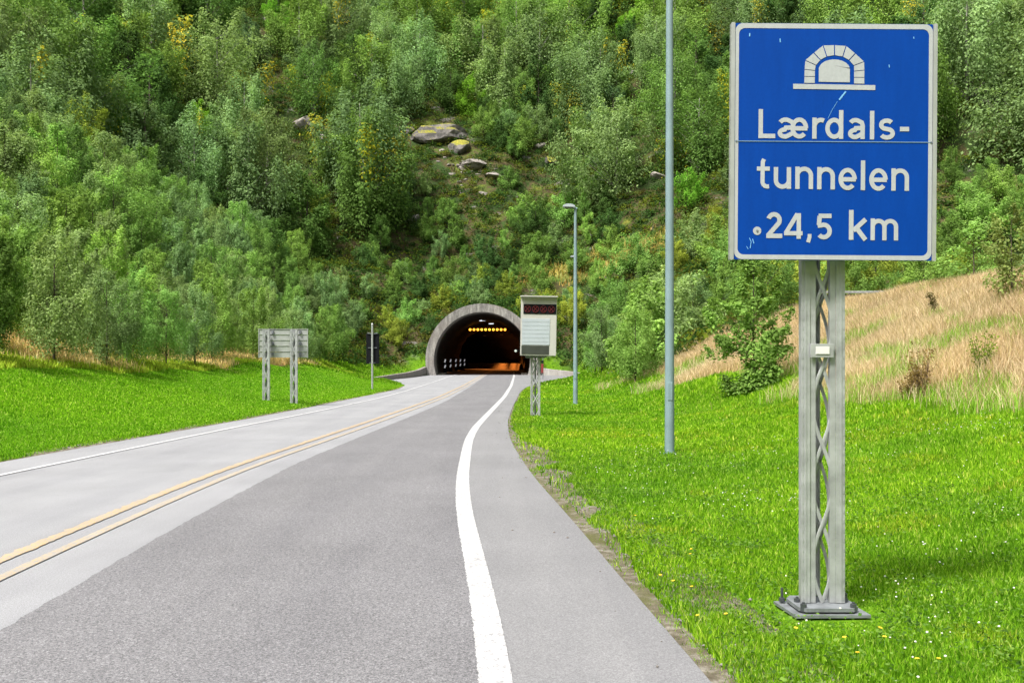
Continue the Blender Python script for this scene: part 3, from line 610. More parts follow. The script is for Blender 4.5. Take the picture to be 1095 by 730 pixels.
def mast(parent, x, y, z0, z1, wd=0.26, chord=0.085, per=0.49, fine=True):
    """triangular lattice mast: two formed front chords, one rear chord, tied by wavy flat bars"""
    L = wd / 2; dp = wd * 0.75; zc = (z0 + z1) / 2; hh = z1 - z0
    for sx in (-1, 1):
        b = MB(); xc = x + sx * (L - chord / 2)
        b.box((xc + sx * chord * .2, y, zc), (chord * .6, 0.010, hh), bev=0.002)                    # front flange
        b.box((xc - sx * chord * .3, y + .008, zc), (chord * .4, 0.008, hh), bev=0.002)             # stepped inner flange
        b.box((x + sx * (L - .004), y + .030, zc), (0.007, 0.050, hh))                              # outer return
        b.box((x + sx * (L - chord + .004), y + .026, zc), (0.007, 0.028, hh))
        b.box((xc + sx * chord * .22, y - .006, zc), (0.014, 0.006, hh), bev=.002)                  # pressed rib
        for q in range(int(hh / .06)): b.box((x + sx * (L - .010), y - .006, z0 + .03 + q * .06), (.007, .004, .022))   # row of slots
        b.build('chord', M['galv'], parent)
    b = MB(); b.box((x, y + dp, zc), (chord * .75, 0.009, hh), bev=.002); b.box((x - chord * .34, y + dp - .02, zc), (0.007, 0.03, hh)); b.box((x + chord * .34, y + dp - .02, zc), (0.007, 0.03, hh)); b.build('chord', M['galv'], parent)
    n = max(8, int(hh / 0.03)); amp = L - chord + .018; rr = 0.0115 if fine else .016
    for sg in (-1, 1):
        pts = [(x + sg * amp * math.sin(math.pi * t * hh / per), y + .014 + sg * .005, z0 + t * hh) for t in np.linspace(0, 1, n)]
        b = MB(); b.tube(pts, rr, 8, (1.0, .30)); b.build('lattice_bar', M['galv'], parent)
    for sg in (-1, 1):                                                                              # side faces
        pts = []
        for t in np.linspace(0, 1, n):
            q = .5 + .5 * math.sin(math.pi * (t * hh / per * 2) + (.8 if sg > 0 else 2.6)); pts.append((x + .012 + sg * amp * .9 * math.sin(math.pi * (t * hh / per + .22)), y + dp * .5, z0 + t * hh))
        b = MB(); b.tube(pts, rr * .9, 6, (1.0, .4)); b.build('lattice_bar', M['galv'], parent)

mast(sign, 0, -0.02, 0.055, sz0 + 0.3 - oz, wd=0.272, chord=0.092)
b = MB(); b.plate([(-.215, -.18), (.245, -.17), (.215, .20), (-.255, .18)], 0.0, 0.018); b.build('base_plate', M['galv_dark'], sign)
b = MB(); b.plate([(-.14, -.15), (.15, -.15), (.19, -.10), (.19, .14), (.13, .19), (-.15, .19), (-.19, .12), (-.18, -.11)], 0.030, 0.052); b.build('foot_plate', M['galv_dark'], sign)
for bx, by in ((-.215, .13), (.19, .15), (-.15, -.12), (.155, -.12), (.15, .02), (-.15, .02)):
    b = MB(); tall = abs(bx) > .2; b.tube([(bx, by, .02), (bx, by, .115 if tall else .085)], .009, 8); b.tube([(bx, by, .028), (bx, by, .052 if tall else .074)], .02, 6); b.build('bolt', M['bolt'], sign)
lz = CAMH + (HOR - 380) / FPX * 6.2 
b = MB(); b.box((-.012, -.038, lz), (.145, .008, .085), bev=.002); b.build('label_bracket', M['galv'], sign)
b = MB(); b.box((-.01, -.045, lz + .002), (.085, .004, .046), bev=.001); b.build('label_plate', M['white_plastic'], sign)
for zz in (sz0 + .15, sz0 + .8, sz0 + 1.3):
    b = MB(); b.box((.01, .0, zz - 0), (1.1, .03, .05)); o = b.build('cross_rail', M['alu'], sign); o.location = (0, SY - oy + .052, 0)

# ------------------------------------------------------------------ variable message sign
vy = 27.5; vx = (572.5 - CX) / FPX * vy; vs_ = vy / FPX
vms = empty('tunnel_signal_sign', (vx, vy, h1(vx, vy)), 0, 'grey boxed signal sign with four dark red lamps on a lattice mast in the grass', 'signal sign')
gz = vms.location.z
mast(vms, 0, 0, 0, CAMH + (HOR - 376) * vs_ - gz, wd=0.27, chord=0.06, fine=False)
bw, bh = 38 * vs_, 62 * vs_; bx = (575.7 - 572.5) * vs_; bz = CAMH + (HOR - 349.2) * vs_ - gz
rl = (bx, -.12, bz); b = MB(); b.box((0, 0, 0), (bw, .26, bh), bev=.012); o = b.build('cabinet', M['cabinet'], vms); o.location = rl; o.rotation_euler = (0, R(.9), 0)
def vpart(name, u0, v0, u1, v1, mat, y=-.135, th=.014, bev=.004):
    b = MB(); b.box((((u0 + u1) / 2 - 575.7) * vs_, y, (349.2 - (v0 + v1) / 2) * vs_), ((u1 - u0) * vs_, th, (v1 - v0) * vs_), bev=bev)
    o = b.build(name, mat, vms); o.location = rl; o.rotation_euler = (0, R(.9), 0); return o
vpart('signal_window', 559.3, 325.8, 594.2, 336.2, M['black'])
vpart('display_panel', 558.2, 341, 587.6, 369, M['cabinet_panel'])
vpart('lower_display', 557.8, 369.8, 587.0, 378.8, M['dark_window'])
for k in range(6): vpart('louvre', 558.6, 344.0 + k * 4.2, 587.2, 344.35 + k * 4.2, M['cabinet_panel'], -.143, .006, .001)
b = MB(); b.box((0, -.2, bh / 2 + .012), (bw + .04, .46, .03), bev=.004); o = b.build('visor', M['cabinet'], vms); o.location = (rl[0], rl[1] + .15, rl[2]); o.rotation_euler = (0, R(.9), 0)
for k in range(4):
    cu = 563.7 + k * 8.4; b = MB(); px0, pz0 = (cu - 575.7) * vs_, (349.2 - 331) * vs_
    for s_ in (-1, 1): b.tube([(px0 - .06, -.147, pz0 - .07 * s_), (px0 + .06, -.147, pz0 + .07 * s_)], .012, 6)
    b.tube([(px0 + .085 * math.cos(t), -.150, pz0 + .09 * math.sin(t)) for t in np.linspace(0, 2 * math.pi, 17)], .009, 6)
    o = b.build('red_lamp', M['red_glass'], vms); o.location = rl; o.rotation_euler = (0, R(.9), 0)
b = MB(); b.box((.0, -.05, bz - bh / 2 - .03), (.55, .09, .07), bev=.005); b.build('mount', M['alu_dark'], vms)

# ------------------------------------------------------------------ board seen from behind (two lattice masts)
ly = 34.0; ls = ly / FPX; lx = (302 - CX) * ls
lb = empty('road_board', (lx, ly, h1(lx, ly)), 0, 'grey back of a rectangular road board standing on two lattice masts in the left verge', 'road sign')
gz = lb.location.z
for u in (286, 315.5):
    x_ = (u - 302) * ls; mast(lb, x_, -.2, h1(lx + x_, ly) - gz - .1, CAMH + (HOR - 352.5) * ls - gz, wd=.25, chord=.08, fine=False)
pw, ph = 52 * ls, 30.5 * ls; pz = CAMH + (HOR - 367) * ls - gz
b = MB()
nb = 5
for k in range(nb):
    zc = pz + (k - (nb - 1) / 2) * ph / nb; b.box((0, .14, zc), (pw, .03, ph / nb - .012), bev=.006); b.box((0, .118, zc - ph / nb / 2 + .02), (pw, .025, .022))
b.build('board_panel', M['alu'], lb)
b = MB()
for sx in (-1, 1): b.box((sx * (pw / 2 + .008), .13, pz), (.02, .06, ph + .02), bev=.003)
b.box((0, .13, pz + ph / 2 + .006), (pw, .06, .016)); b.build('board_frame', M['alu'], lb)
for u in (286, 315.5):
    for v in (355, 367, 378.5):
        for s_ in (-1, 1):
            b = MB(); b.box(((u - 302 + s_ * 4.9) * ls, .08, CAMH + (HOR - v) * ls - gz), (.07, .07, .11), bev=.006); b.build('clamp', M['alu_dark'], lb)

# ------------------------------------------------------------------ black board on a single pole
ky = 50.0; ks = ky / FPX; kx = (398.3 - CX) * ks
kb = empty('black_signal_board', (kx, ky, h1(kx, ky)), 0, 'narrow black signal board seen from behind on a single white pole left of the road', 'signal')
gz = kb.location.z
b = MB(); b.tube([(0, -.08, -.1), (0, -.08, CAMH + (HOR - 347) * ks - gz)], .05, 12); b.build('pole', M['galv'], kb, True)
pz = CAMH + (HOR - 372.8) * ks - gz; b = MB(); b.box((0, .12, pz), (13.5 * ks, .22, 32 * ks), bev=.02); b.build('board', M['black'], kb)
b = MB(); b.tube([(-.26, -.02, pz + 16.6 * ks), (0, -.06, pz + 15.8 * ks), (.26, -.02, pz + 16.6 * ks)], .018, 6); b.build('clamp_arm', M['alu_dark'], kb)
for dz, wq in ((.05, .44), (-.7, .3)): b = MB(); b.box((0, -.02, pz + dz), (wq, .03, .03)); b.build('clamp_arm', M['alu_dark'], kb)
b = MB(); b.tube([(0, -.08, CAMH + (HOR - 347) * ks - gz), (0, -.08, CAMH + (HOR - 345.5) * ks - gz)], [.06, .03], 12); b.build('pole_cap', M['galv'], kb)

# ------------------------------------------------------------------ street lamps
def street_lamp(x, y, ht, r0, r1, lab, arm=.5):
    g0 = h1(x, y); e = empty('street_lamp', (x, y, g0), 0, lab, 'street lamp', 'street lamps along the right verge')
    b = MB(); b.tube([(0, 0, -.2), (0, 0, ht * .5), (0, 0, ht)], [r0, (r0 + r1) / 2, r1], 16); b.build('pole', M['pole'], e, True)
    b = MB(); b.tube([(0, 0, .0), (0, 0, .03)], r0 * 1.35, 16); b.build('base_collar', M['pole'], e)
    b = MB(); b.box((0, -r0 * .9, 1.05), (r0 * .9, .02, .30), bev=.008); b.build('service_hatch', M['pole'], e)
    b = MB(); b.tube([(.06, 0, ht + .02), (-.15, 0, ht + .07), (-arm * .4, 0, ht + .12)], [.04, .04, .035], 8); b.build('arm', M['pole'], e, True)
    b = MB(); prof = [(-.0, .04), (-.1, .10), (-.3, .13), (-.52, .11), (-.62, .05), (-.62, .0), (0, -.02)]
    b.prism([(x_ * arm / .62 * .62, z_ + ht + .06) for x_, z_ in [(p[0] * 1.45, p[1]) for p in prof]], -.13, .13)
    bmesh.ops.bevel(b.bm, geom=b.bm.edges[:], offset=.025, segments=2, affect='EDGES'); b.build('lamp_head', M['cabinet_panel'], e)
    b = MB(); b.box((-arm * .45, 0, ht + .045), (arm * .55, .22, .04), bev=.01); b.build('lamp_glass', M['dark_window'], e)
    return e
street_lamp((716 - CX) / FPX * 16.55, 16.55, 9.4, .082, .052, 'tall blue grey lamp pole nearest the camera, its top cut off by the photo')
street_lamp((615.3 - CX) / FPX * 34.8, 34.8, CAMH + (HOR - 224) / FPX * 34.8, .082, .05, 'blue grey street lamp with a flat head, halfway to the tunnel')
x_ = (616.3 - CX) / FPX * 72; street_lamp(x_, 72, CAMH + (HOR - 276) / FPX * 72 - h1(x_, 72), .08, .05, 'farther street lamp whose head shows just behind the middle pole')

# guard rail behind the dry bank
p = pix(905, 321, 30, 60) or (13, 42, 4); gy = 43.0
e = empty('guard_rail', (17.4, gy, h1(17.4, gy)), 0, 'dark rail on short posts behind the crest of the dry grass bank', 'guard rail')
b = MB(); top = 1.6 + (384 - 311) / FPX * gy - e.location.z
b.box((0, 0, top - .05), (9, .05, .1), bev=.01); b.build('top_rail', M['galv'], e)
b = MB(); b.box((0, .06, top - .45), (9, .05, .6), bev=.01); b.build('panel', M['black'], e)
for k in range(7):
    b = MB(); b.box((-4.2 + k * 1.4, .12, top / 2 - .2), (.08, .08, top + .4)); b.build('post', M['alu_dark'], e)

# ------------------------------------------------------------------ rocks
def rock_mesh(name, seed, mat, flat=.7, sub=3):
    r = random.Random(seed); bm = bmesh.new(); bmesh.ops.create_icosphere(bm, subdivisions=sub, radius=1)
    pl = [(Vector((r.gauss(0, 1), r.gauss(0, 1), r.gauss(0, .8))).normalized(), r.uniform(.42, .8)) for _ in range(17)]
    for v in bm.verts:
        for nn, d in pl:
            k = v.co.dot(nn)
            if k > d: v.co -= nn * (k - d) * .92
        v.co *= 1 + (r.random() - .5) * .12; v.co.z *= flat
    me = bpy.data.meshes.new(name); bm.to_mesh(me); bm.free(); me.materials.append(mat); return me
RM = [rock_mesh('rock_mossy', s, M['rock_mossy'], f) for s, f in ((1, .6), (2, .8), (3, .5))] + [rock_mesh('rock_bare', s, M['rock_bare'], f) for s, f in ((4, .7), (5, .5), (6, .9))]
def rock(u, v, wpx, kind, lab, hs=1.0, rz=None):
    p = pix(u, v, 60)
    if not p: return
    o = bpy.data.objects.new('boulder', RM[kind]); COL.objects.link(o); s = wpx / FPX * p[1] / 2
    o.location = (p[0], p[1], p[2] + s * .04); o.scale = (s, s * .8, s * hs * 1.2); o.rotation_euler = (.1, .15 * ((int(u) % 5) - 2) / 2, rz if rz is not None else (u * .37) % 6.28)
    tag(o, lab, 'boulder', 'rocks showing on the wooded hillside'); EXCL.append((p[0], p[1], s * 1.2)); EXCL.append((p[0] * (1 - 6 / p[1]), p[1] - 6, s * 1.0 + 2.2)); return o
EXCL = []
rock(462, 150, 84, 0, 'large dark rock ledge capped with yellow moss high above the tunnel', .5, 3.25)
rock(428, 140, 44, 2, 'low mossy rock shelf on the left end of the big ledge', .5, .3)
rock(492, 162, 34, 1, 'grey block at the right end of the mossy ledge', .7)
rock(506, 178, 46, 4, 'pale bare rock slab just below the mossy ledge', .55); rock(528, 190, 34, 3, 'pale stone lying right of the bare slab below the ledge', .5)
rock(516, 208, 20, 4, 'small pale rock among bushes under the bare slab', .6); rock(440, 240, 26, 3, 'brownish grey rock half hidden in bushes above the tunnel, left of centre', .7)
rock(322, 136, 40, 5, 'grey mossy crag between birches on the upper left slope', .6); rock(380, 108, 26, 0, 'pale topped rock under the trees on the upper left slope', .6)
rock(345, 150, 22, 5, 'small broken rock just below the upper left crag', .7); rock(455, 18, 40, 2, 'dark rock face at the top of the picture', .6)
rock(578, 158, 22, 5, 'small grey rock between dark bushes right of the ledge', .6); rock(590, 176, 30, 0, 'orange mossy rock right of the pale stones', .7)
rock(704, 192, 24, 3, 'rounded pale rock just left of the tall lamp pole', .7); rock(706, 165, 22, 0, 'mossy rock above the rounded pale one near the tall pole', .8)
rock(760, 245, 40, 0, 'reddish mossy rock between the tall pole and the blue sign', .6); rock(650, 82, 24, 4, 'grey scree rock among birches at upper centre', .5)
rock(700, 55, 26, 3, 'grey block in the scree near the top of the tall pole', .6); rock(745, 52, 30, 5, 'grey block in the scree left of the blue sign', .6)
rock(1070, 108, 22, 3, 'grey scree block right of the blue sign near the edge', .7)
# scree
def scree():
    pts = []
    for cu, cv, ru, rv, n in ((720, 55, 55, 14, 160), (1068, 105, 16, 22, 120), (640, 78, 30, 10, 50), (560, 130, 18, 12, 40), (500, 178, 26, 14, 40)):
        for k in range(n):
            p = pix(cu + random.gauss(0, .5) * ru, cv + random.gauss(0, .5) * rv, 60)
            if p: pts.append(p)
    me = RM[3]; nv = len(me.vertices); rk = rock_mesh('tmp_rock', 9, M['rock_bare'], .7, 1)
    co = np.empty(len(rk.vertices) * 3); rk.vertices.foreach_get('co', co); co = co.reshape(-1, 3); fc = np.array([list(p.vertices) for p in rk.polygons])
    VV, FF = [], []
    for k, p in enumerate(pts):
        s = random.uniform(.2, .75); a = random.random() * 6.28; rot = np.array([[math.cos(a), -math.sin(a), 0], [math.sin(a), math.cos(a), 0], [0, 0, 1]])
        VV.append(co @ rot.T * s * np.array([1, 1, random.uniform(.6, 1.1)]) + np.array(p)); FF.append(fc + k * len(co))
    bpy.data.meshes.remove(rk)
    tag(npmesh('scree', np.concatenate(VV), np.concatenate(FF), M['rock_bare']), 'loose grey scree showing between the trees high on the slope', 'scree', kind='stuff')
scree()

# ------------------------------------------------------------------ foliage
def leaf_cards(Pn, Nn, size, rg, elong=1.6, droop=0.0, tone=None):
    """one small diamond leaf per point: Pn positions, Nn preferred normals"""
    n = len(Pn); t = rg.normal(size=(n, 3)); t[:, 2] -= droop; t -= (t * Nn).sum(1)[:, None] * Nn; t /= np.linalg.norm(t, axis=1)[:, None] + 1e-9
    u = np.cross(Nn, t); s = size * rg.uniform(.55, 1.35, n)[:, None]
    V = np.empty((n, 4, 3)); V[:, 0] = Pn - t * s * elong * .5; V[:, 1] = Pn + u * s * .5 + Nn * s * .1; V[:, 2] = Pn + t * s * elong * .5; V[:, 3] = Pn - u * s * .5 + Nn * s * .1
    F = np.arange(n * 4).reshape(n, 4); tn = np.ones((n, 3)) if tone is None else tone
    return V.reshape(-1, 3), F, np.repeat(tn, 4, 0)
def tree_proto(seed, Hh, W, base, nclump, leaf, nleaf, droop, shape, bark, trunk_r, limbs=True, lean=.03, yellow=0.0):
    """returns (trunk mesh, crown mesh) of one kind of tree"""
    rg = np.random.default_rng(seed)
    t = (np.arange(nclump) + .5) / nclump; t = np.clip(t + rg.normal(0, .05, nclump), .02, 1)
    if shape == 'oval': prof = np.sin(np.pi * np.clip(.12 + .84 * t, 0, 1)) ** .7
    elif shape == 'cone': prof = (1 - t) ** .75 * .95 + .12
    elif shape == 'bush': prof = np.sqrt(np.clip(1 - (t * .95) ** 2.2, 0, 1))
    else: prof = np.interp(t, [0, .3, .65, .9, 1], [.6, .9, 1, .65, .25])
    ang = np.arange(nclump) * 2.39996 + rg.normal(0, .5, nclump); asym = 1 + .28 * np.sin(ang * 1 + rg.random() * 6) + .15 * np.sin(ang * 2 + rg.random() * 6)
    rad = W / 2 * prof * rg.uniform(.25, .92, nclump) * asym
    cz = base + (Hh - base) * t * .96
    C = np.stack([rad * np.cos(ang), rad * np.sin(ang), cz], 1)
    rc = W * rg.uniform(.105, .2, nclump) * (1.15 - .45 * t) * (38 / nclump) ** .42
    wgt = rc ** 2; cnt = np.maximum((nleaf * wgt / wgt.sum()).astype(int), 10)
    idx = np.repeat(np.arange(nclump), cnt); n = len(idx)
    d = rg.normal(size=(n, 3)); d /= np.linalg.norm(d, axis=1)[:, None]; rr = rg.random(n) ** .45
    # each clump is broken into finer sprays
    spr = rg.normal(size=(nclump, 9, 3)); spr /= np.linalg.norm(spr, axis=2)[:, :, None]; sp = spr[idx, rg.integers(0, 9, n)]
    d2 = d * .62 + sp * .75; L = np.linalg.norm(d2, axis=1)[:, None]
    out = C - np.array([0, 0, base + (Hh - base) * .35]); out[:, 2] = np.abs(out[:, 2]) * .3; out /= np.linalg.norm(out, axis=1)[:, None] + 1e-6
    pd = out * .75 + np.array([0, 0, .55]) + rg.normal(size=(nclump, 3)) * .38; pd /= np.linalg.norm(pd, axis=1)[:, None]           # each clump grows as an upward plume
    ps = rg.random(n) ** 1.2; Pn = C[idx] + d2 * (rc[idx] * rr * (1.08 - .75 * ps))[:, None] + pd[idx] * (rc[idx] * (ps * 1.55 - .45))[:, None]; Pn[:, 2] -= droop * rg.random(n) ** 2 * rc[idx] * (d2[:, 2] < .4)
    Nn = d2 / L * .75 + out[idx] * .45 + rg.normal(size=(n, 3)) * .38 + np.array([0, 0, .40]); Nn /= np.linalg.norm(Nn, axis=1)[:, None]
    tone = (1 + rg.normal(0, .13, nclump))[idx][:, None] * np.ones((1, 3))
    if yellow:
        yl = (rg.random(nclump) < yellow)[idx] & (rg.random(n) < .55); tone[yl] *= np.array([2.6, 1.5, .5])
    V, F, T = leaf_cards(Pn, Nn, leaf, rg, 1.7, droop, tone)
    o = npmesh('crown', V, F, M['leaf'], cols={'tone': T}); cm = o.data; bpy.data.objects.remove(o)
    # wood
    b = MB(); k = 9; bend = rg.normal(0, lean, (k, 2)).cumsum(0) * Hh * .12
    tp = [(bend[q, 0] * q / k, bend[q, 1] * q / k, (Hh * .93) * q / (k - 1) - (0.3 if q == 0 else 0)) for q in range(k)]
    b.tube(tp, [trunk_r * (1.25 if q == 0 else (1 - q / k) ** .8 + .06) for q in range(k)], 7)
    if limbs:
        for c in range(0, nclump, 1 if nclump < 40 else 2):
            tz = max(base * .75, C[c, 2] - rad[c] * .9 - .1 * Hh * .5); q = tz / (Hh * .93) * (k - 1); q0 = int(min(max(q, 0), k - 2)); f = min(q - q0, 1)
            s0 = np.array(tp[q0]) * (1 - f) + np.array(tp[q0 + 1]) * f; mid = (s0 + C[c]) / 2 + np.array([0, 0, rad[c] * .12])
            r_ = trunk_r * .32 * (1 - t[c] * .5); b.tube([tuple(s0), tuple(mid), tuple(C[c])], [r_, r_ * .65, r_ * .25], 5)
    bmesh.ops.recalc_face_normals(b.bm, faces=b.bm.faces); wm = bpy.data.meshes.new('trunk'); b.bm.to_mesh(wm); b.bm.free(); wm.materials.append(bark)
    for p in wm.polygons: p.use_smooth = True
    return wm, cm, Hh, W
BK, BB = M['bark'], M['birch_bark']
PR = {}
PR['young'] = [tree_proto(20 + s, 5.0, w_, 1.0, nc, .056, 16000, 1.0, sh, BK, .05) for s, (w_, nc, sh) in enumerate(((2.9, 34, 'cone'), (3.3, 40, 'oval'), (2.7, 32, 'mid'), (3.6, 42, 'oval')))]
PR['bush'] = [tree_proto(30 + s, 3.4, w_, .1, nc, .075, 9000, .5, 'bush', BK, .04) for s, (w_, nc) in enumerate(((3.4, 34), (4.0, 40), (3.0, 28)))]
PR['birch'] = [tree_proto(40 + s, 9.2, w_ * 1.25, 1.0, int(nc * .62), .135, 18000, 2.0, sh, BB, .12, yellow=yl) for s, (w_, nc, sh, yl) in enumerate(((7.0, 46, 'oval', 0), (6.4, 42, 'mid', .08), (7.8, 54, 'bush', 0), (5.8, 40, 'oval', 0), (7.0, 50, 'mid', .2)))]
PR['dark'] = [tree_proto(50 + s, 8.5, w_ * 1.1, .5, int(nc * .62), .14, 15000, .6, sh, BK, .14) for s, (w_, nc, sh) in enumerate(((6.4, 44, 'oval'), (7.0, 50, 'bush'), (5.6, 40, 'mid')))]
PR['sapling'] = [tree_proto(61, 3.6, 2.1, .1, 60, .048, 14000, .2, 'oval', BK, .028), tree_proto(62, 2.2, 1.5, .5, 20, .05, 1500, .2, 'cone', BK, .02), tree_proto(63, 2.6, 1.8, .2, 22, .055, 2600, .2, 'mid', BK, .025)]
COLS = {'greyg': (0.170, 0.262, 0.108), 'mid': (0.122, 0.218, 0.056), 'lime': (0.178, 0.300, 0.078), 'yel': (0.23, 0.29, 0.050), 'dark': (0.060, 0.120, 0.036), 'blue': (0.108, 0.182, 0.080), 'bright': (0.14, 0.30, 0.035), 'olive': (0.15, 0.20, 0.068), 'brown': (0.12, 0.10, 0.055)}
NT = [0]
def plant_tree(kind, x, y, ht, col, name, label, cat, group, rz=None, wide=1.0, v=None):
    if NT[0] >= 500: return None
    lst = PR[kind]; wm, cm, H0, W0 = lst[v if v is not None else random.randrange(len(lst))]; s = ht / H0
    e = empty(name, (x, y, h1(x, y) - .05), rz if rz is not None else random.random() * 6.28, label, cat, group); e.scale = (s * wide, s * wide, s)
    t = bpy.data.objects.new('trunk', wm); COL.objects.link(t); t.parent = e
    c = bpy.data.objects.new('crown', cm); COL.objects.link(c); c.parent = e
    k = random.uniform(.82, 1.2); q = random.uniform(-.08, .08); b_ = COLS[col]; k *= .92 if kind in ('birch', 'dark') else 1
    c.color = (b_[0] * k * (1 + q), b_[1] * k, b_[2] * k * (1 - q), 1)
    NT[0] += 1; return e
def free(x, y, r, pts):
    for a, b_, c in EXCL:
        if (x - a) ** 2 + (y - b_) ** 2 < c * c: return False
    for a, b_ in pts:
        if (x - a) ** 2 + (y - b_) ** 2 < r * r: return False
    return True
def in_view(x, y, ht, m=25):
    z = h1(x, y); u, v = to_px(x, y, z); u2, v2 = to_px(x, y, z + ht); return -m < u < 1095 + m and v > -30 and v2 < 760, u, v, v2
# single plants on the right bank
p = (6.95, 28.6); plant_tree('sapling', *p, 4.0, 'mid', 'young_alder', 'bushy young green tree at the foot of the dry bank left of the sign mast', 'tree', None, v=0, wide=1.25)
plant_tree('sapling', 14.6, 31.5, 2.3, 'lime', 'young_rowan', 'small bright yellow green tree on the bank crest just right of the blue sign', 'tree', None, v=1, wide=1.3)
plant_tree('sapling', 17.2, 35.5, 1.5, 'lime', 'young_rowan', 'low bright green sprouting tree on the crest between two taller saplings', 'tree', None, v=1, wide=1.3)
plant_tree('sapling', 12.35, 24.6, 2.3, 'olive', 'thorny_sapling', 'thin olive green sapling on the dry bank at the right edge of the photo', 'tree', None, v=2)
# weeds with reddish stems on the dry bank
def weed(u, v, h, lab, col=(0.16, 0.10, 0.05), n=26):
    p = pix(u, v, 10, 60)
    if not p: return
    b = MB(); rr = random.Random(int(u)); tips = []
    for k in range(n):
        a = rr.random() * 6.28; l = h * rr.uniform(.5, 1); s_ = rr.uniform(.1, .5); r0 = rr.random() * .15 * h
        pts = [(r0 * math.cos(a), r0 * math.sin(a), -.05), (r0 * math.cos(a) + s_ * l * .3 * math.cos(a), s_ * l * .3 * math.sin(a), l * .6), (r0 * math.cos(a) + s_ * l * .7 * math.cos(a), s_ * l * .7 * math.sin(a), l)]
        b.tube(pts, [.008, .006, .003], 4); tips += [pts[1], pts[2]]
    e = empty('weed_clump', (p[0], p[1], p[2]), 0, lab, 'plant', None); m_ = simple('weed_stem', col, .9, var=.4, vscale=10); b.build('stems', m_, e)
    T = np.array(tips); idx = rng.integers(0, len(T), 420); Pn = T[idx] + rng.normal(0, .07 * h, (420, 3)); Nn = rng.normal(size=(420, 3)); Nn /= np.linalg.norm(Nn, axis=1)[:, None]
    V, F, tn = leaf_cards(Pn, Nn, .03, rng, 1.8, 0); o = npmesh('leaves', V, F, M['leaf'], e, cols={'tone': tn}); o.color = (col[0] * 1.1, col[1] * 1.3, col[2], 1)
weed(985, 425, .95, 'brown dried weed clump on the lower dry bank right of the mast'); weed(968, 432, .6, 'smaller brown weed tuft beside the dried clump right of the mast', n=16)
weed(1002, 338, .7, 'thin dark dry stalk standing alone in the middle of the dry bank', (.09, .07, .04), 4); weed(925, 318, .6, 'reddish weed at the crest of the dry bank beside the mast', (.2, .09, .05), 18)
weed(1050, 402, .8, 'green weed clump in the dry grass near the right edge', (.13, .17, .03), 22)

ALL = []
# left stand of young birches along the mown verge
front = []
yy = 24.0
while yy < 92:
    x = LE(np.array([min(yy, 53)]))[0] - 7.3 - random.uniform(-.5, .7) - (0 if yy < 60 else min((yy - 60) * .09, 3)); ht = random.uniform(3.0, 4.3) * (1 if yy < 60 else 1.1)
    front.append((x, yy, ht)); yy += random.uniform(1.7, 2.9) * (1 + yy / 90)
vis = [(x, y, h) for x, y, h in front if in_view(x, y, h)[0]]
vis.sort(key=lambda q: to_px(q[0], q[1], 0)[0])
ordn = ['leftmost', 'second from the left', 'third from the left', 'fourth from the left', 'fifth from the left', 'sixth from the left', 'seventh from the left', 'eighth from the left', 'ninth from the left', 'tenth from the left', 'eleventh from the left', 'twelfth from the left', 'thirteenth from the left', 'fourteenth from the left', 'fifteenth from the left', 'sixteenth from the left', 'seventeenth from the left', 'eighteenth from the left', 'nineteenth from the left', 'twentieth from the left', 'farthest back']
for k, (x, y, ht) in enumerate(vis):
    plant_tree('young', x, y, ht, random.choice(['greyg', 'lime', 'mid', 'greyg']), 'young_birch', 'young birch in the front row above the left lawn, ' + ordn[min(k, 20)], 'tree', 'front row of young birches above the left lawn'); ALL.append((x, y))
def scatter(n_try, xr, yr, cond, rad, kinds, cap):
    c = 0
    for _ in range(n_try):
        if c >= cap: break
        x = random.uniform(*xr); y = random.uniform(*yr)
        if not cond(x, y): continue
        rr = rad(x, y) * random.uniform(.85, 1.15)
        if not free(x, y, rr, ALL): continue
        spec = kinds(x, y)
        if spec is None: continue
        kind, ht, col, nm, lab, cat, grp = spec[:7]; ok, u, v, v2 = in_view(x, y, ht)
        if not ok: continue
        if v < 396 and any(abs(u - a) < 2 and abs(v - b_) < 2 for a, b_ in ()): continue
        if plant_tree(kind, x, y, ht, col, nm, lab, cat, grp, wide=random.uniform(1.0, 1.3)): ALL.append((x, y)); c += 1
    return c
def D1(x, y): return float(valley_dist(np.array([x]), np.array([y]))[0])
def k_left(x, y):
    lo = float(LE(np.array([y]))[0]) - x; h = min(3.6 + (lo - 8) * .16, 6.0) * random.uniform(.85, 1.15)
    c = random.choice(['greyg', 'greyg', 'mid', 'lime', 'greyg', 'lime']); side = 'behind the front row of birches on the left' if D1(x, y) < 9 else 'in the dense young stand covering the left slope'
    nm = {'greyg': 'grey green', 'mid': 'mid green', 'lime': 'yellowish green', 'blue': 'bluish green'}[c]
    return ('young', h, c, 'young_birch', f'{nm} young birch {side}', 'tree', f'{nm} young birches {side}')
nl = scatter(9000, (-58, -13), (26, 112), lambda x, y: D1(x, y) < 23 and x < -12.8 and not (abs(x - TX) < 9.5) and float(LE(np.array([min(y, 55)]))[0]) - x > 9.6, lambda x, y: 2.1 + y * .011, k_left, 110)
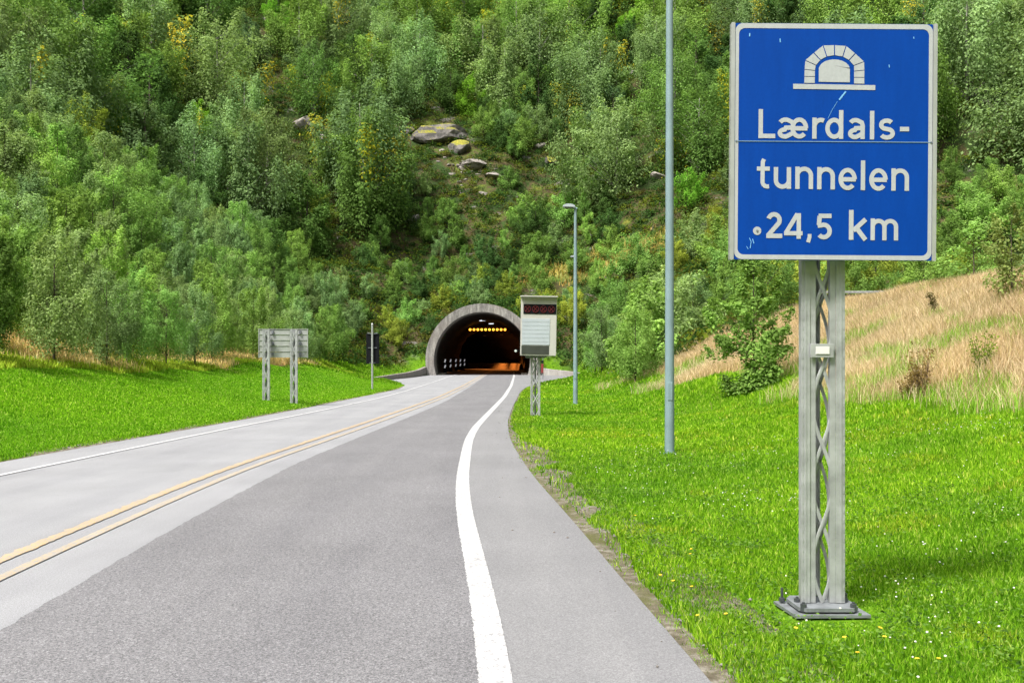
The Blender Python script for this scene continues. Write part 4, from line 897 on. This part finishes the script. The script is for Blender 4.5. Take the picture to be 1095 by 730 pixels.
# shrubs over and beside the tunnel mouth and along the right slope
def k_port(x, y):
    c = random.choice(['lime', 'mid', 'greyg', 'lime', 'yel', 'dark']); nm = {'lime': 'light green', 'yel': 'yellow green', 'mid': 'mid green', 'greyg': 'grey green', 'dark': 'dark green'}[c]
    if x > 2.5: c = random.choice(['lime', 'greyg', 'lime', 'mid', 'yel']); nm = {'lime': 'light green', 'yel': 'yellow green', 'mid': 'mid green', 'greyg': 'grey green'}[c]
    if x > 2.5: return ('young' if random.random() < .65 else 'bush', random.uniform(2.8, 4.8), c, 'shrub', f'{nm} shrub on the slope between the tunnel and the tall lamp pole', 'shrub', f'{nm} shrubs on the slope right of the tunnel')
    return ('bush', random.uniform(1.7, 3.0), c, 'shrub', f'{nm} shrub growing on the earth around and above the tunnel arch', 'shrub', f'{nm} shrubs around the tunnel arch')
n2 = scatter(4000, (4.5, 46), (43, 118), lambda x, y: x > float(XM(np.array([y]))[0]) + (-.2 if y > 44 else 4.5) and D1(x, y) < 17.5 and (x < 24 or y > 58), lambda x, y: 2.3, k_port, 80)
n3 = scatter(2500, (-19, 8), (102.2, 124), lambda x, y: (abs(x - TX) > 6.2 or y > 104.5) and D1(x, y) < 21, lambda x, y: 2.3, k_port, 34)
# hillside wood
def k_hill(x, y):
    z = h1(x, y); u, v = to_px(x, y, z); q = random.random()
    clear = (392 < u < 655 and 128 < v < 335)
    if clear:
        c = random.choice(['dark', 'lime', 'greyg', 'greyg', 'mid', 'mid', 'lime']); nm = {'lime': 'light green', 'dark': 'dark green', 'blue': 'bluish green', 'greyg': 'grey green', 'olive': 'olive green', 'mid': 'mid green'}[c]
        return (random.choice(['bush', 'bush', 'young']), random.uniform(2.8, 4.8), c, 'hillside_bush', f'low {nm} bush on the open rocky slope above the tunnel', 'bush', f'{nm} bushes on the open rocky slope')
    side = 'left of the rocky clearing' if u < 400 else ('right of the tall lamp pole' if u > 720 else 'straight above the tunnel')
    if q < .62:
        c = random.choice(['greyg', 'mid', 'greyg', 'lime', 'greyg']); nm = {'greyg': 'grey green', 'mid': 'mid green', 'lime': 'yellowish green'}[c]
        return ('birch', random.uniform(9, 14), c, 'hillside_birch', f'tall {nm} birch in the hillside wood {side}', 'tree', f'tall {nm} birches {side}')
    if q < .9:
        c = random.choice(['dark', 'blue', 'dark', 'mid']); nm = {'dark': 'dark green', 'blue': 'bluish green', 'mid': 'mid green'}[c]
        return ('dark', random.uniform(7, 10.5), c, 'broadleaf_tree', f'{nm} broadleaf tree in the hillside wood {side}', 'tree', f'{nm} broadleaf trees {side}')
    c = random.choice(['bright', 'yel']); nm = {'bright': 'bright green', 'yel': 'yellow green'}[c]
    return ('dark', random.uniform(4.5, 6.5), c, 'bright_tree', f'small {nm} tree standing out in the hillside wood {side}', 'tree', f'small {nm} trees {side}')
# a few that stand out in the photograph
for u, v, kind, ht, c, lab in ((500, 128, 'dark', 7, 'bright', 'bright green dense tree right above the mossy rock ledge'), (88, 195, 'dark', 8, 'yel', 'yellow green tree standing out on the left slope'), (735, 222, 'bush', 4.5, 'bright', 'bright green bush just right of the tall pole'), (340, 235, 'bush', 4, 'yel', 'yellowish bush low on the left slope'), (208, 212, 'birch', 10, 'greyg', 'rounded grey green birch on the left slope with a few yellow leaves'), (285, 212, 'birch', 11, 'olive', 'weeping birch with yellowing leaves left of the rocky clearing'), (30, 110, 'birch', 13, 'lime', 'tall yellowing birch near the upper left corner'), (560, 120, 'birch', 6, 'lime', 'small light green conical birch right of the bright tree'), (800, 150, 'birch', 10, 'mid', 'birch partly hidden behind the left edge of the blue sign')):
    p = pix(u, v, 60)
    if p: plant_tree(kind, p[0], p[1], ht, c, 'hillside_tree', lab, 'tree', None); ALL.append((p[0], p[1]))
def in_clear(x, y):
    u, v = to_px(x, y, h1(x, y)); return 385 < u < 660 and 122 < v < 340
nc_ = scatter(9000, (-32, 26), (112, 185), lambda x, y: D1(x, y) > 21 and in_clear(x, y), lambda x, y: 2.55, k_hill, 120)
nh = scatter(16000, (-125, 125), (62, 245), lambda x, y: D1(x, y) > 22.5 and abs(x) < y * .58 and (y < 232) and h1(x, y) < CAMH + .375 * y, lambda x, y: 6.2 if not (392 < to_px(x, y, h1(x, y))[0] < 655 and to_px(x, y, h1(x, y))[1] > 128) else 2.9, k_hill, 500 - NT[0])
def refine():
    lm = [(60, 'near the left edge'), (210, 'left of the road board'), (345, 'above the road board'), (440, 'above the black board'), (570, 'above the tunnel arch'), (660, 'behind the middle lamp'), (730, 'behind the tall pole'), (890, 'behind the blue sign'), (2000, 'right of the blue sign')]
    by = {}
    for o in COL.objects:
        if o.get('category') in ('tree', 'shrub', 'bush') and o.get('group') and not o['group'].startswith('front row'):
            u, v = to_px(*o.location); ht = 10 if 'birch' in o.name and 'hill' in o.name else 4; v -= ht / o.location.y * FPX * .5
            col = next(w for w in ('light green', 'yellowish green', 'yellow green', 'mid green', 'grey green', 'bluish green', 'dark green', 'olive green', 'bright green') if w in o['label'])
            kd = {'young_birch': 'young birch', 'shrub': 'shrub', 'hillside_bush': 'low bush', 'hillside_birch': 'tall birch', 'broadleaf_tree': 'broadleaf tree', 'bright_tree': 'small tree'}[o.name.split('.')[0]]
            row = 'atop the slope' if v < 60 else 'high on the slope' if v < 130 else 'halfway up the slope' if v < 210 else 'low on the slope' if v < 290 else 'at the foot'
            lab = f"{col} {kd} {row} {next(n for m_, n in lm if u < m_)}"; by.setdefault(lab, []).append((u, v, o))
    od = ['leftmost', 'second', 'third', 'fourth', 'fifth', 'sixth', 'seventh', 'eighth', 'ninth', 'tenth', 'eleventh', 'twelfth', 'thirteenth', 'fourteenth', 'fifteenth', 'sixteenth']
    for lab, L in by.items():
        L.sort(key=lambda q: q[0])
        for k, (u, v, o) in enumerate(L):
            o['label'] = lab if len(L) == 1 else (lab + ', ' + (od[k] if k == 0 else od[min(k, 15)] + ' from left'))
refine()
print('trees', len(vis), nl, n2, n3, nh, NT[0])

# undergrowth: low mixed scrub covering the hillside, one mass
def undergrowth():
    n = 140000; X = rng.uniform(-120, 120, n); Y = rng.uniform(40, 225, n); D = valley_dist(X, Y); Zz = H(X, Y)
    ok = (((D > 1.5)) | ((X > XM(Y) + 3) & (Y > 46)) | ((X > XM(Y) + 10.5) & (Y > 40))) & (np.abs(X) < Y * .57) & (Zz < CAMH + .42 * Y) & (fbm(X, Y, 9, 60) > .22)
    ok &= ~((np.abs(X - TX) < 6) & (Y < 103.5) & (Y > 100)) & ~((X > 3) & (D > 17) & (D < 22.5) & (rng.random(n) < .8))
    px, pv = to_px(X, Y, Zz); ok &= ~((px > 380) & (px < 640) & (pv > 110) & (pv < 200) & (rng.random(n) < .02))
    X, Y, Zz, D = X[ok], Y[ok], Zz[ok], D[ok]; k = np.arange(len(X)); rng.shuffle(k); k = k[:21000]; X, Y, Zz = X[k], Y[k], Zz[k]
    m = 64; c = len(X); r = rng.uniform(.5, 1.5, c); 
    d = rng.normal(size=(c, m, 3)); d /= np.linalg.norm(d, axis=2)[:, :, None]; d[..., 2] = np.abs(d[..., 2]) * .8
    P_ = np.stack([X, Y, Zz], 1)[:, None] + d * r[:, None, None] * rng.uniform(.5, 1, (c, m, 1))
    Nn = d + rng.normal(size=d.shape) * .5 + np.array([0, 0, .2]); Nn /= np.linalg.norm(Nn, axis=2)[:, :, None]
    hue = np.array([(.8, 1, .7), (1.1, 1.0, .5), (.55, .8, .6), (1.5, 1.3, .5), (1.2, .8, .6), (.45, .65, .5), (.7, .9, .6)])[rng.integers(0, 7, c)] * rng.uniform(.7, 1.15, (c, 1))
    T = np.repeat(hue[:, None], m, 1).reshape(-1, 3)
    V, F, tn = leaf_cards(P_.reshape(-1, 3), Nn.reshape(-1, 3), .17, rng, 1.5, .2, T)
    o = npmesh('undergrowth', V, F, M['leaf'], cols={'tone': tn}); o.color = (.062, .098, .032, 1); tag(o, 'low tangled scrub and saplings covering the hillside between the trees', 'undergrowth', kind='stuff')
undergrowth()

# ------------------------------------------------------------------ grass
def blades(name, X, Y, h, wd, mat, lab, cat, curl=.35, tone=None, z0=None, rg=rng):
    n = len(X); Zz = H(X, Y) if z0 is None else z0; a = rg.random(n) * 6.283; la = rg.random(n) * 6.283; l = rg.uniform(.1, 1, n) * curl * h
    ux, uy = np.cos(a) * wd / 2, np.sin(a) * wd / 2; lx, ly = np.cos(la) * l, np.sin(la) * l
    V = np.empty((n, 5, 3)); b0 = np.stack([X, Y, Zz - .01], 1); side = np.stack([ux, uy, np.zeros(n)], 1)
    mid = b0 + np.stack([lx * .35, ly * .35, h * .6], 1); tip = b0 + np.stack([lx, ly, h], 1)
    V[:, 0] = b0 - side; V[:, 1] = b0 + side; V[:, 2] = mid + side * .8; V[:, 3] = mid - side * .8; V[:, 4] = tip
    base = np.arange(n)[:, None] * 5; q = base + np.array([[0, 1, 2]]); q2 = base + np.array([[0, 2, 3]]); q3 = base + np.array([[3, 2, 4]])
    F = np.concatenate([q, q2, q3], 0); T = np.ones((n, 3)) if tone is None else tone
    return tag(npmesh(name, V.reshape(-1, 3), F, mat, cols={'tone': np.repeat(T, 5, 0)}), lab, cat, kind='stuff')
def bare(X, Y):
    """trodden bare strip next to the asphalt on the right"""
    s = X - RE(Y); wdt = .045 + .42 * np.exp(-((Y - 14.5) / 5.5) ** 2); n = fbm(X, Y, .8, 70) 
    return (s < wdt * (0.35 + 1.5 * n)) & (n > .28) | (s < .015 + .05 * n)
def sample(n, y0, y1, pw, x_of):
    # distance density ~ y^-pw within the fan of view
    u = rng.random(n); k = 1 - pw; Y = (y0 ** k + u * (y1 ** k - y0 ** k)) ** (1 / k) if abs(k) > 1e-6 else y0 * (y1 / y0) ** u
    return x_of(Y, n), Y
# right lawn
X, Y = sample(980000, 3.4, 60, 1.0 + 1e-3, lambda Y, n: RE(Y) - .03 + rng.random(n) * np.maximum(.56 * Y + 5.5 - RE(Y), .5))
zn = zones(X, Y); keep = (zn[:, 1] < rng.random(len(X)) * .9 + .05) & (X < XM(Y) + 1.5) & ~(bare(X, Y) & (rng.random(len(X)) > .12)); X, Y = X[keep], Y[keep]
keep = ~((np.abs(X - ox) < .27) & (np.abs(Y - oy) < .215)); X, Y = X[keep], Y[keep]
cl = .6 * fbm(X, Y, .45, 80) + .4 * fbm(X, Y, .16, 84, 2); big = fbm(X, Y, 3.0, 82)
near = np.clip(1 + XM(Y) * 0 + (X - XM(Y) + 1.5) / 1.5, 0, 1) * np.clip(0, 1, 1)
fp = sstep(.30, .62, np.maximum(np.abs(X - ox) * .95, np.abs(Y - oy + .08)))
h = (.014 + .085 * cl ** 2.2 + .03 * rng.random(len(X))) * (.25 + .75 * fp) * (1 + .30 * (Y > 12)) * (1 + 1.4 * sstep(-1.6, 0, X - XM(Y))) * sstep(-.2, .25, X - RE(Y) + .12)+.01
tone = np.stack([.86 + .5 * (big - .35) + .2 * (cl - .5), .9 + .3 * (big - .4), np.ones(len(X)) * .9], 1) * (.94 + .6 * (cl[:, None] - .45))
dk = (fbm(X, Y, 1.7, 88) > .60) & (rng.random(len(X)) < .7); tone[dk] *= np.array([.86, .92, .95])
yel = (fbm(X, Y, 1.1, 86) > .64) & (rng.random(len(X)) < .5); tone[yel] *= np.array([1.35, 1.02, 1.2])
blades('grass_right', X, Y, h, (.0030 + .0008 * Y) * rng.uniform(.6, 1.3, len(X)), M['grass'], 'bright green grass of the right verge around the sign mast', 'grass', .6, tone)
# left lawn
X, Y = sample(480000, 9, 92, 1.3, lambda Y, n: LE(Y) + .04 - rng.random(n) ** 1.1 * 9.3); ok = (X > -.56 * Y - 6) & ~((Y > 62) & (X > -11.5 - (Y < 70) * 0)); X, Y = X[ok], Y[ok]
zn = zones(X, Y); keep = zn[:, 1] < rng.random(len(X)) * .8 + .1; X, Y = X[keep], Y[keep]; cl = fbm(X, Y, .6, 90); big = fbm(X, Y, 4, 92)
h = (.035 + .05 * cl) * (1 + .4 * sstep(5, 8, LE(Y) - X)) * sstep(-.05, .3, LE(Y) - X) + .01
tone = np.stack([.85 + .4 * (big - .4), .93 + .25 * (big - .4), np.ones(len(X)) * .9], 1)
blades('grass_left', X, Y, h, (.003 + .0009 * Y) * rng.uniform(.6, 1.3, len(X)), M['grass'], 'bright green mown grass bank left of the road', 'grass', .6, tone)
# lawn patches beside the mouth
X = rng.uniform(-18, 10, 40000); Y = rng.uniform(60, 102, 40000); ok = ((X < LE(Y) - .2) | (X > RE(Y) + .2)) & (X < XM(Y) + 2) & (valley_dist(X, Y) < 2); X, Y = X[ok], Y[ok]
blades('grass_by_tunnel', X, Y, rng.uniform(.08, .2, len(X)), .08, M['grass'], 'short green grass on the banks beside the tunnel mouth', 'grass', .6, np.ones((len(X), 3)) * (.55 + .35 * fbm(X, Y, 2.5, 12)[:, None]))
# dry straw bank
X = rng.uniform(4, 34, 640000); Y = 12 + 38 * rng.random(640000); zn = zones(X, Y); ok = (zn[:, 1] > rng.random(len(X))) & (X < .56 * Y + 6) & (X < XM(Y) + 13) & (X > XM(Y) - 2.4); X, Y = X[ok][:330000], Y[ok][:330000]
cl = fbm(X, Y, 1.2, 95); big = fbm(X, Y, 4, 97); gr = (fbm(X, Y, 1.8, 99) > .68 - .2 * (1 - sstep(.5, 4.0, X - XM(Y)))) | (X < XM(Y) + .5 * rng.random(len(X)))
h = (.25 + .35 * cl + .15 * rng.random(len(X))); tone = np.ones((len(X), 3)) * (.85 + .35 * (cl[:, None] - .4)); tone *= np.stack([np.ones(len(X)), 1 - .1 * (big - .5), 1 - .3 * (big - .5)], 1)
k = rng.random(len(X)) < .72; gsel = gr & k; tone[gsel] *= np.array([.40, .90, .16]); h[gsel] *= .8
blades('dry_grass_right', X, Y, h * .85, (.005 + .0003 * Y) * rng.uniform(.5, 1.3, len(X)), M['straw'], 'tall straw coloured dry grass covering the right bank', 'dry grass', .75, tone)
# dry strip on the left under the birches
X, Y = sample(90000, 22, 80, 1.2, lambda Y, n: LE(np.minimum(Y, 55)) - 6.4 - rng.random(n) * 5.5); zn = zones(X, Y); ok = (X > -.56 * Y - 5); X, Y, zn = X[ok], Y[ok], zn[ok]
dry = zn[:, 1] > rng.random(len(X)); tone = np.where(dry[:, None], np.array([1.25, 1.2, .95]), np.array([.62, 1.0, .16])) * rng.uniform(.7, 1.15, (len(X), 1))
blades('dry_grass_left', X, Y, rng.uniform(.08, .28, len(X)) * np.where(dry, 1.8, 1), .03, M['straw'], 'tall dry and green grass strip beneath the young birches on the left', 'dry grass', .6, tone)
# bench grass above the tunnel
X = rng.uniform(0, 60, 60000); Y = rng.uniform(70, 130, 60000); D = valley_dist(X, Y); ok = (D > 16.8) & (D < 23) & (Y > 88); X, Y = X[ok], Y[ok]
tone = np.stack([.75 + .3 * rng.random(len(X)), .8 + .2 * rng.random(len(X)), .35 + .2 * rng.random(len(X))], 1) * .75
blades('terrace_grass', X, Y, rng.uniform(.3, .8, len(X)), .14, M['straw'], 'yellowish grass along the terrace on the slope above the tunnel', 'grass', .6, tone)
# clover and broad-leaved weeds near the asphalt
cs = []
for k in range(260):
    y = 4.2 + 14 * random.random() ** 1.3; x = float(RE(np.array([y]))[0]) + .25 + random.random() ** 1.2 * (3.4 + .1 * y)
    cs.append((x, y, random.uniform(.08, .3), random.randint(25, 90)))
Pn = np.concatenate([np.stack([rng.normal(x, s, n), rng.normal(y, s, n), np.zeros(n)], 1) for x, y, s, n in cs]); ok = ~bare(Pn[:, 0], Pn[:, 1]) & (Pn[:, 0] > RE(Pn[:, 1]) + .1) & ~((np.abs(Pn[:, 0] - ox) < .3) & (np.abs(Pn[:, 1] - oy) < .25)); Pn = Pn[ok]
Pn[:, 2] = H(Pn[:, 0], Pn[:, 1]) + rng.uniform(.03, .085, len(Pn)); Nn = rng.normal(size=(len(Pn), 3)) * .35 + np.array([0, -.1, 1]); Nn /= np.linalg.norm(Nn, axis=1)[:, None]
V, F, tn = leaf_cards(Pn, Nn, .021, rng, 1.05); o = npmesh('clover', V, F, M['weeds'], cols={'tone': tn}); tag(o, 'low clover and broad leaved weeds in the right verge', 'clover', kind='stuff')
# white clover flowers
pts = []
for k in range(46):
    y = 4.6 + 15 * random.random() ** 1.2; x = float(RE(np.array([y]))[0]) + .9 + random.random() * (2.6 + .28 * y)
    if abs(x - ox) < .4 and abs(y - oy) < .4: continue
    for q in range(random.randint(3, 16)): pts.append((x + random.gauss(0, .35), y + random.gauss(0, .35)))
for k in range(110):
    y = 4.3 + 22 * random.random() ** 1.3; x = float(RE(np.array([y]))[0]) + .6 + random.random() * (.5 * y)
    pts.append((x, y))
P2 = np.array(pts); ok = P2[:, 0] > RE(P2[:, 1]) + .3; P2 = P2[ok]; n = len(P2); cz = H(P2[:, 0], P2[:, 1]) + rng.uniform(.07, .13, n)
bm = bmesh.new(); bmesh.ops.create_icosphere(bm, subdivisions=1, radius=1); co = np.array([v.co[:] for v in bm.verts]); fc = np.array([[v.index for v in f.verts] for f in bm.faces]); bm.free()
s = rng.uniform(.004, .0085, n); V = co[None] * s[:, None, None] * np.array([1, 1, .85]) * rng.uniform(.8, 1.2, (n, len(co), 1)) + np.stack([P2[:, 0], P2[:, 1], cz], 1)[:, None]
tag(npmesh('clover_blossoms', V.reshape(-1, 3), (fc[None] + (np.arange(n) * len(co))[:, None, None]).reshape(-1, 3), M['petal_white']), 'white clover blossoms dotted through the right verge', 'blossoms', kind='stuff')
# yellow flowers
fl = empty('dandelion', (0, 0, 0), 0, 'small yellow flower blooming in the right verge grass', 'flower', 'yellow flowers dotted in the right verge')
b = MB(); b.tube([(0, 0, -.02), (.004, 0, .06), (0, .004, .10)], [.0022, .002, .0018], 5); b.build('stem', M['stem'], fl)
b = MB()
for k in range(12):
    a = k / 12 * 6.283; b.tube([(0, 0, .1), (.008 * math.cos(a), .008 * math.sin(a), .106), (.0155 * math.cos(a), .0155 * math.sin(a), .104)], [.003, .0034, .0016], 4)
b.tube([(0, 0, .098), (0, 0, .109)], .0055, 8); b.build('petals', M['petal_yellow'], fl)
spots = [(779, 671), (748, 674), (742, 640), (707, 628), (740, 605), (938, 687), (919, 717), (945, 700), (982, 722), (1003, 724), (741, 598), (679, 561), (850, 690), (905, 700), (722, 637)]
for k, (u, v) in enumerate(spots):
    o = fl if k == 0 else copy_tree(fl); p = pix(u, v, 3, 40); o.location = p; o.scale = (.75, .75, .8); o.rotation_euler = (random.uniform(-.2, .2), random.uniform(-.2, .2), random.random() * 6)
for k, o in enumerate(sorted([o for o in COL.objects if o.name.startswith('dandelion')], key=lambda o: o.location.x / o.location.y)):
    o['label'] = 'small yellow flower in the right verge grass, ' + ['leftmost', 'second', 'third', 'fourth', 'fifth', 'sixth', 'seventh', 'eighth', 'ninth', 'tenth', 'eleventh', 'twelfth', 'thirteenth', 'fourteenth', 'rightmost'][k] + (' from the left' if 0 < k < 14 else '')
for k, o in enumerate(sorted([o for o in COL.objects if o.name.startswith('sodium_lamp')], key=lambda o: o.location.y)):
    o['label'] = 'orange lamp under the tunnel roof, ' + ['nearest the mouth', 'second from the mouth', 'third from the mouth', 'fourth from the mouth', 'deepest inside'][k]
print('done', len(bpy.data.objects))
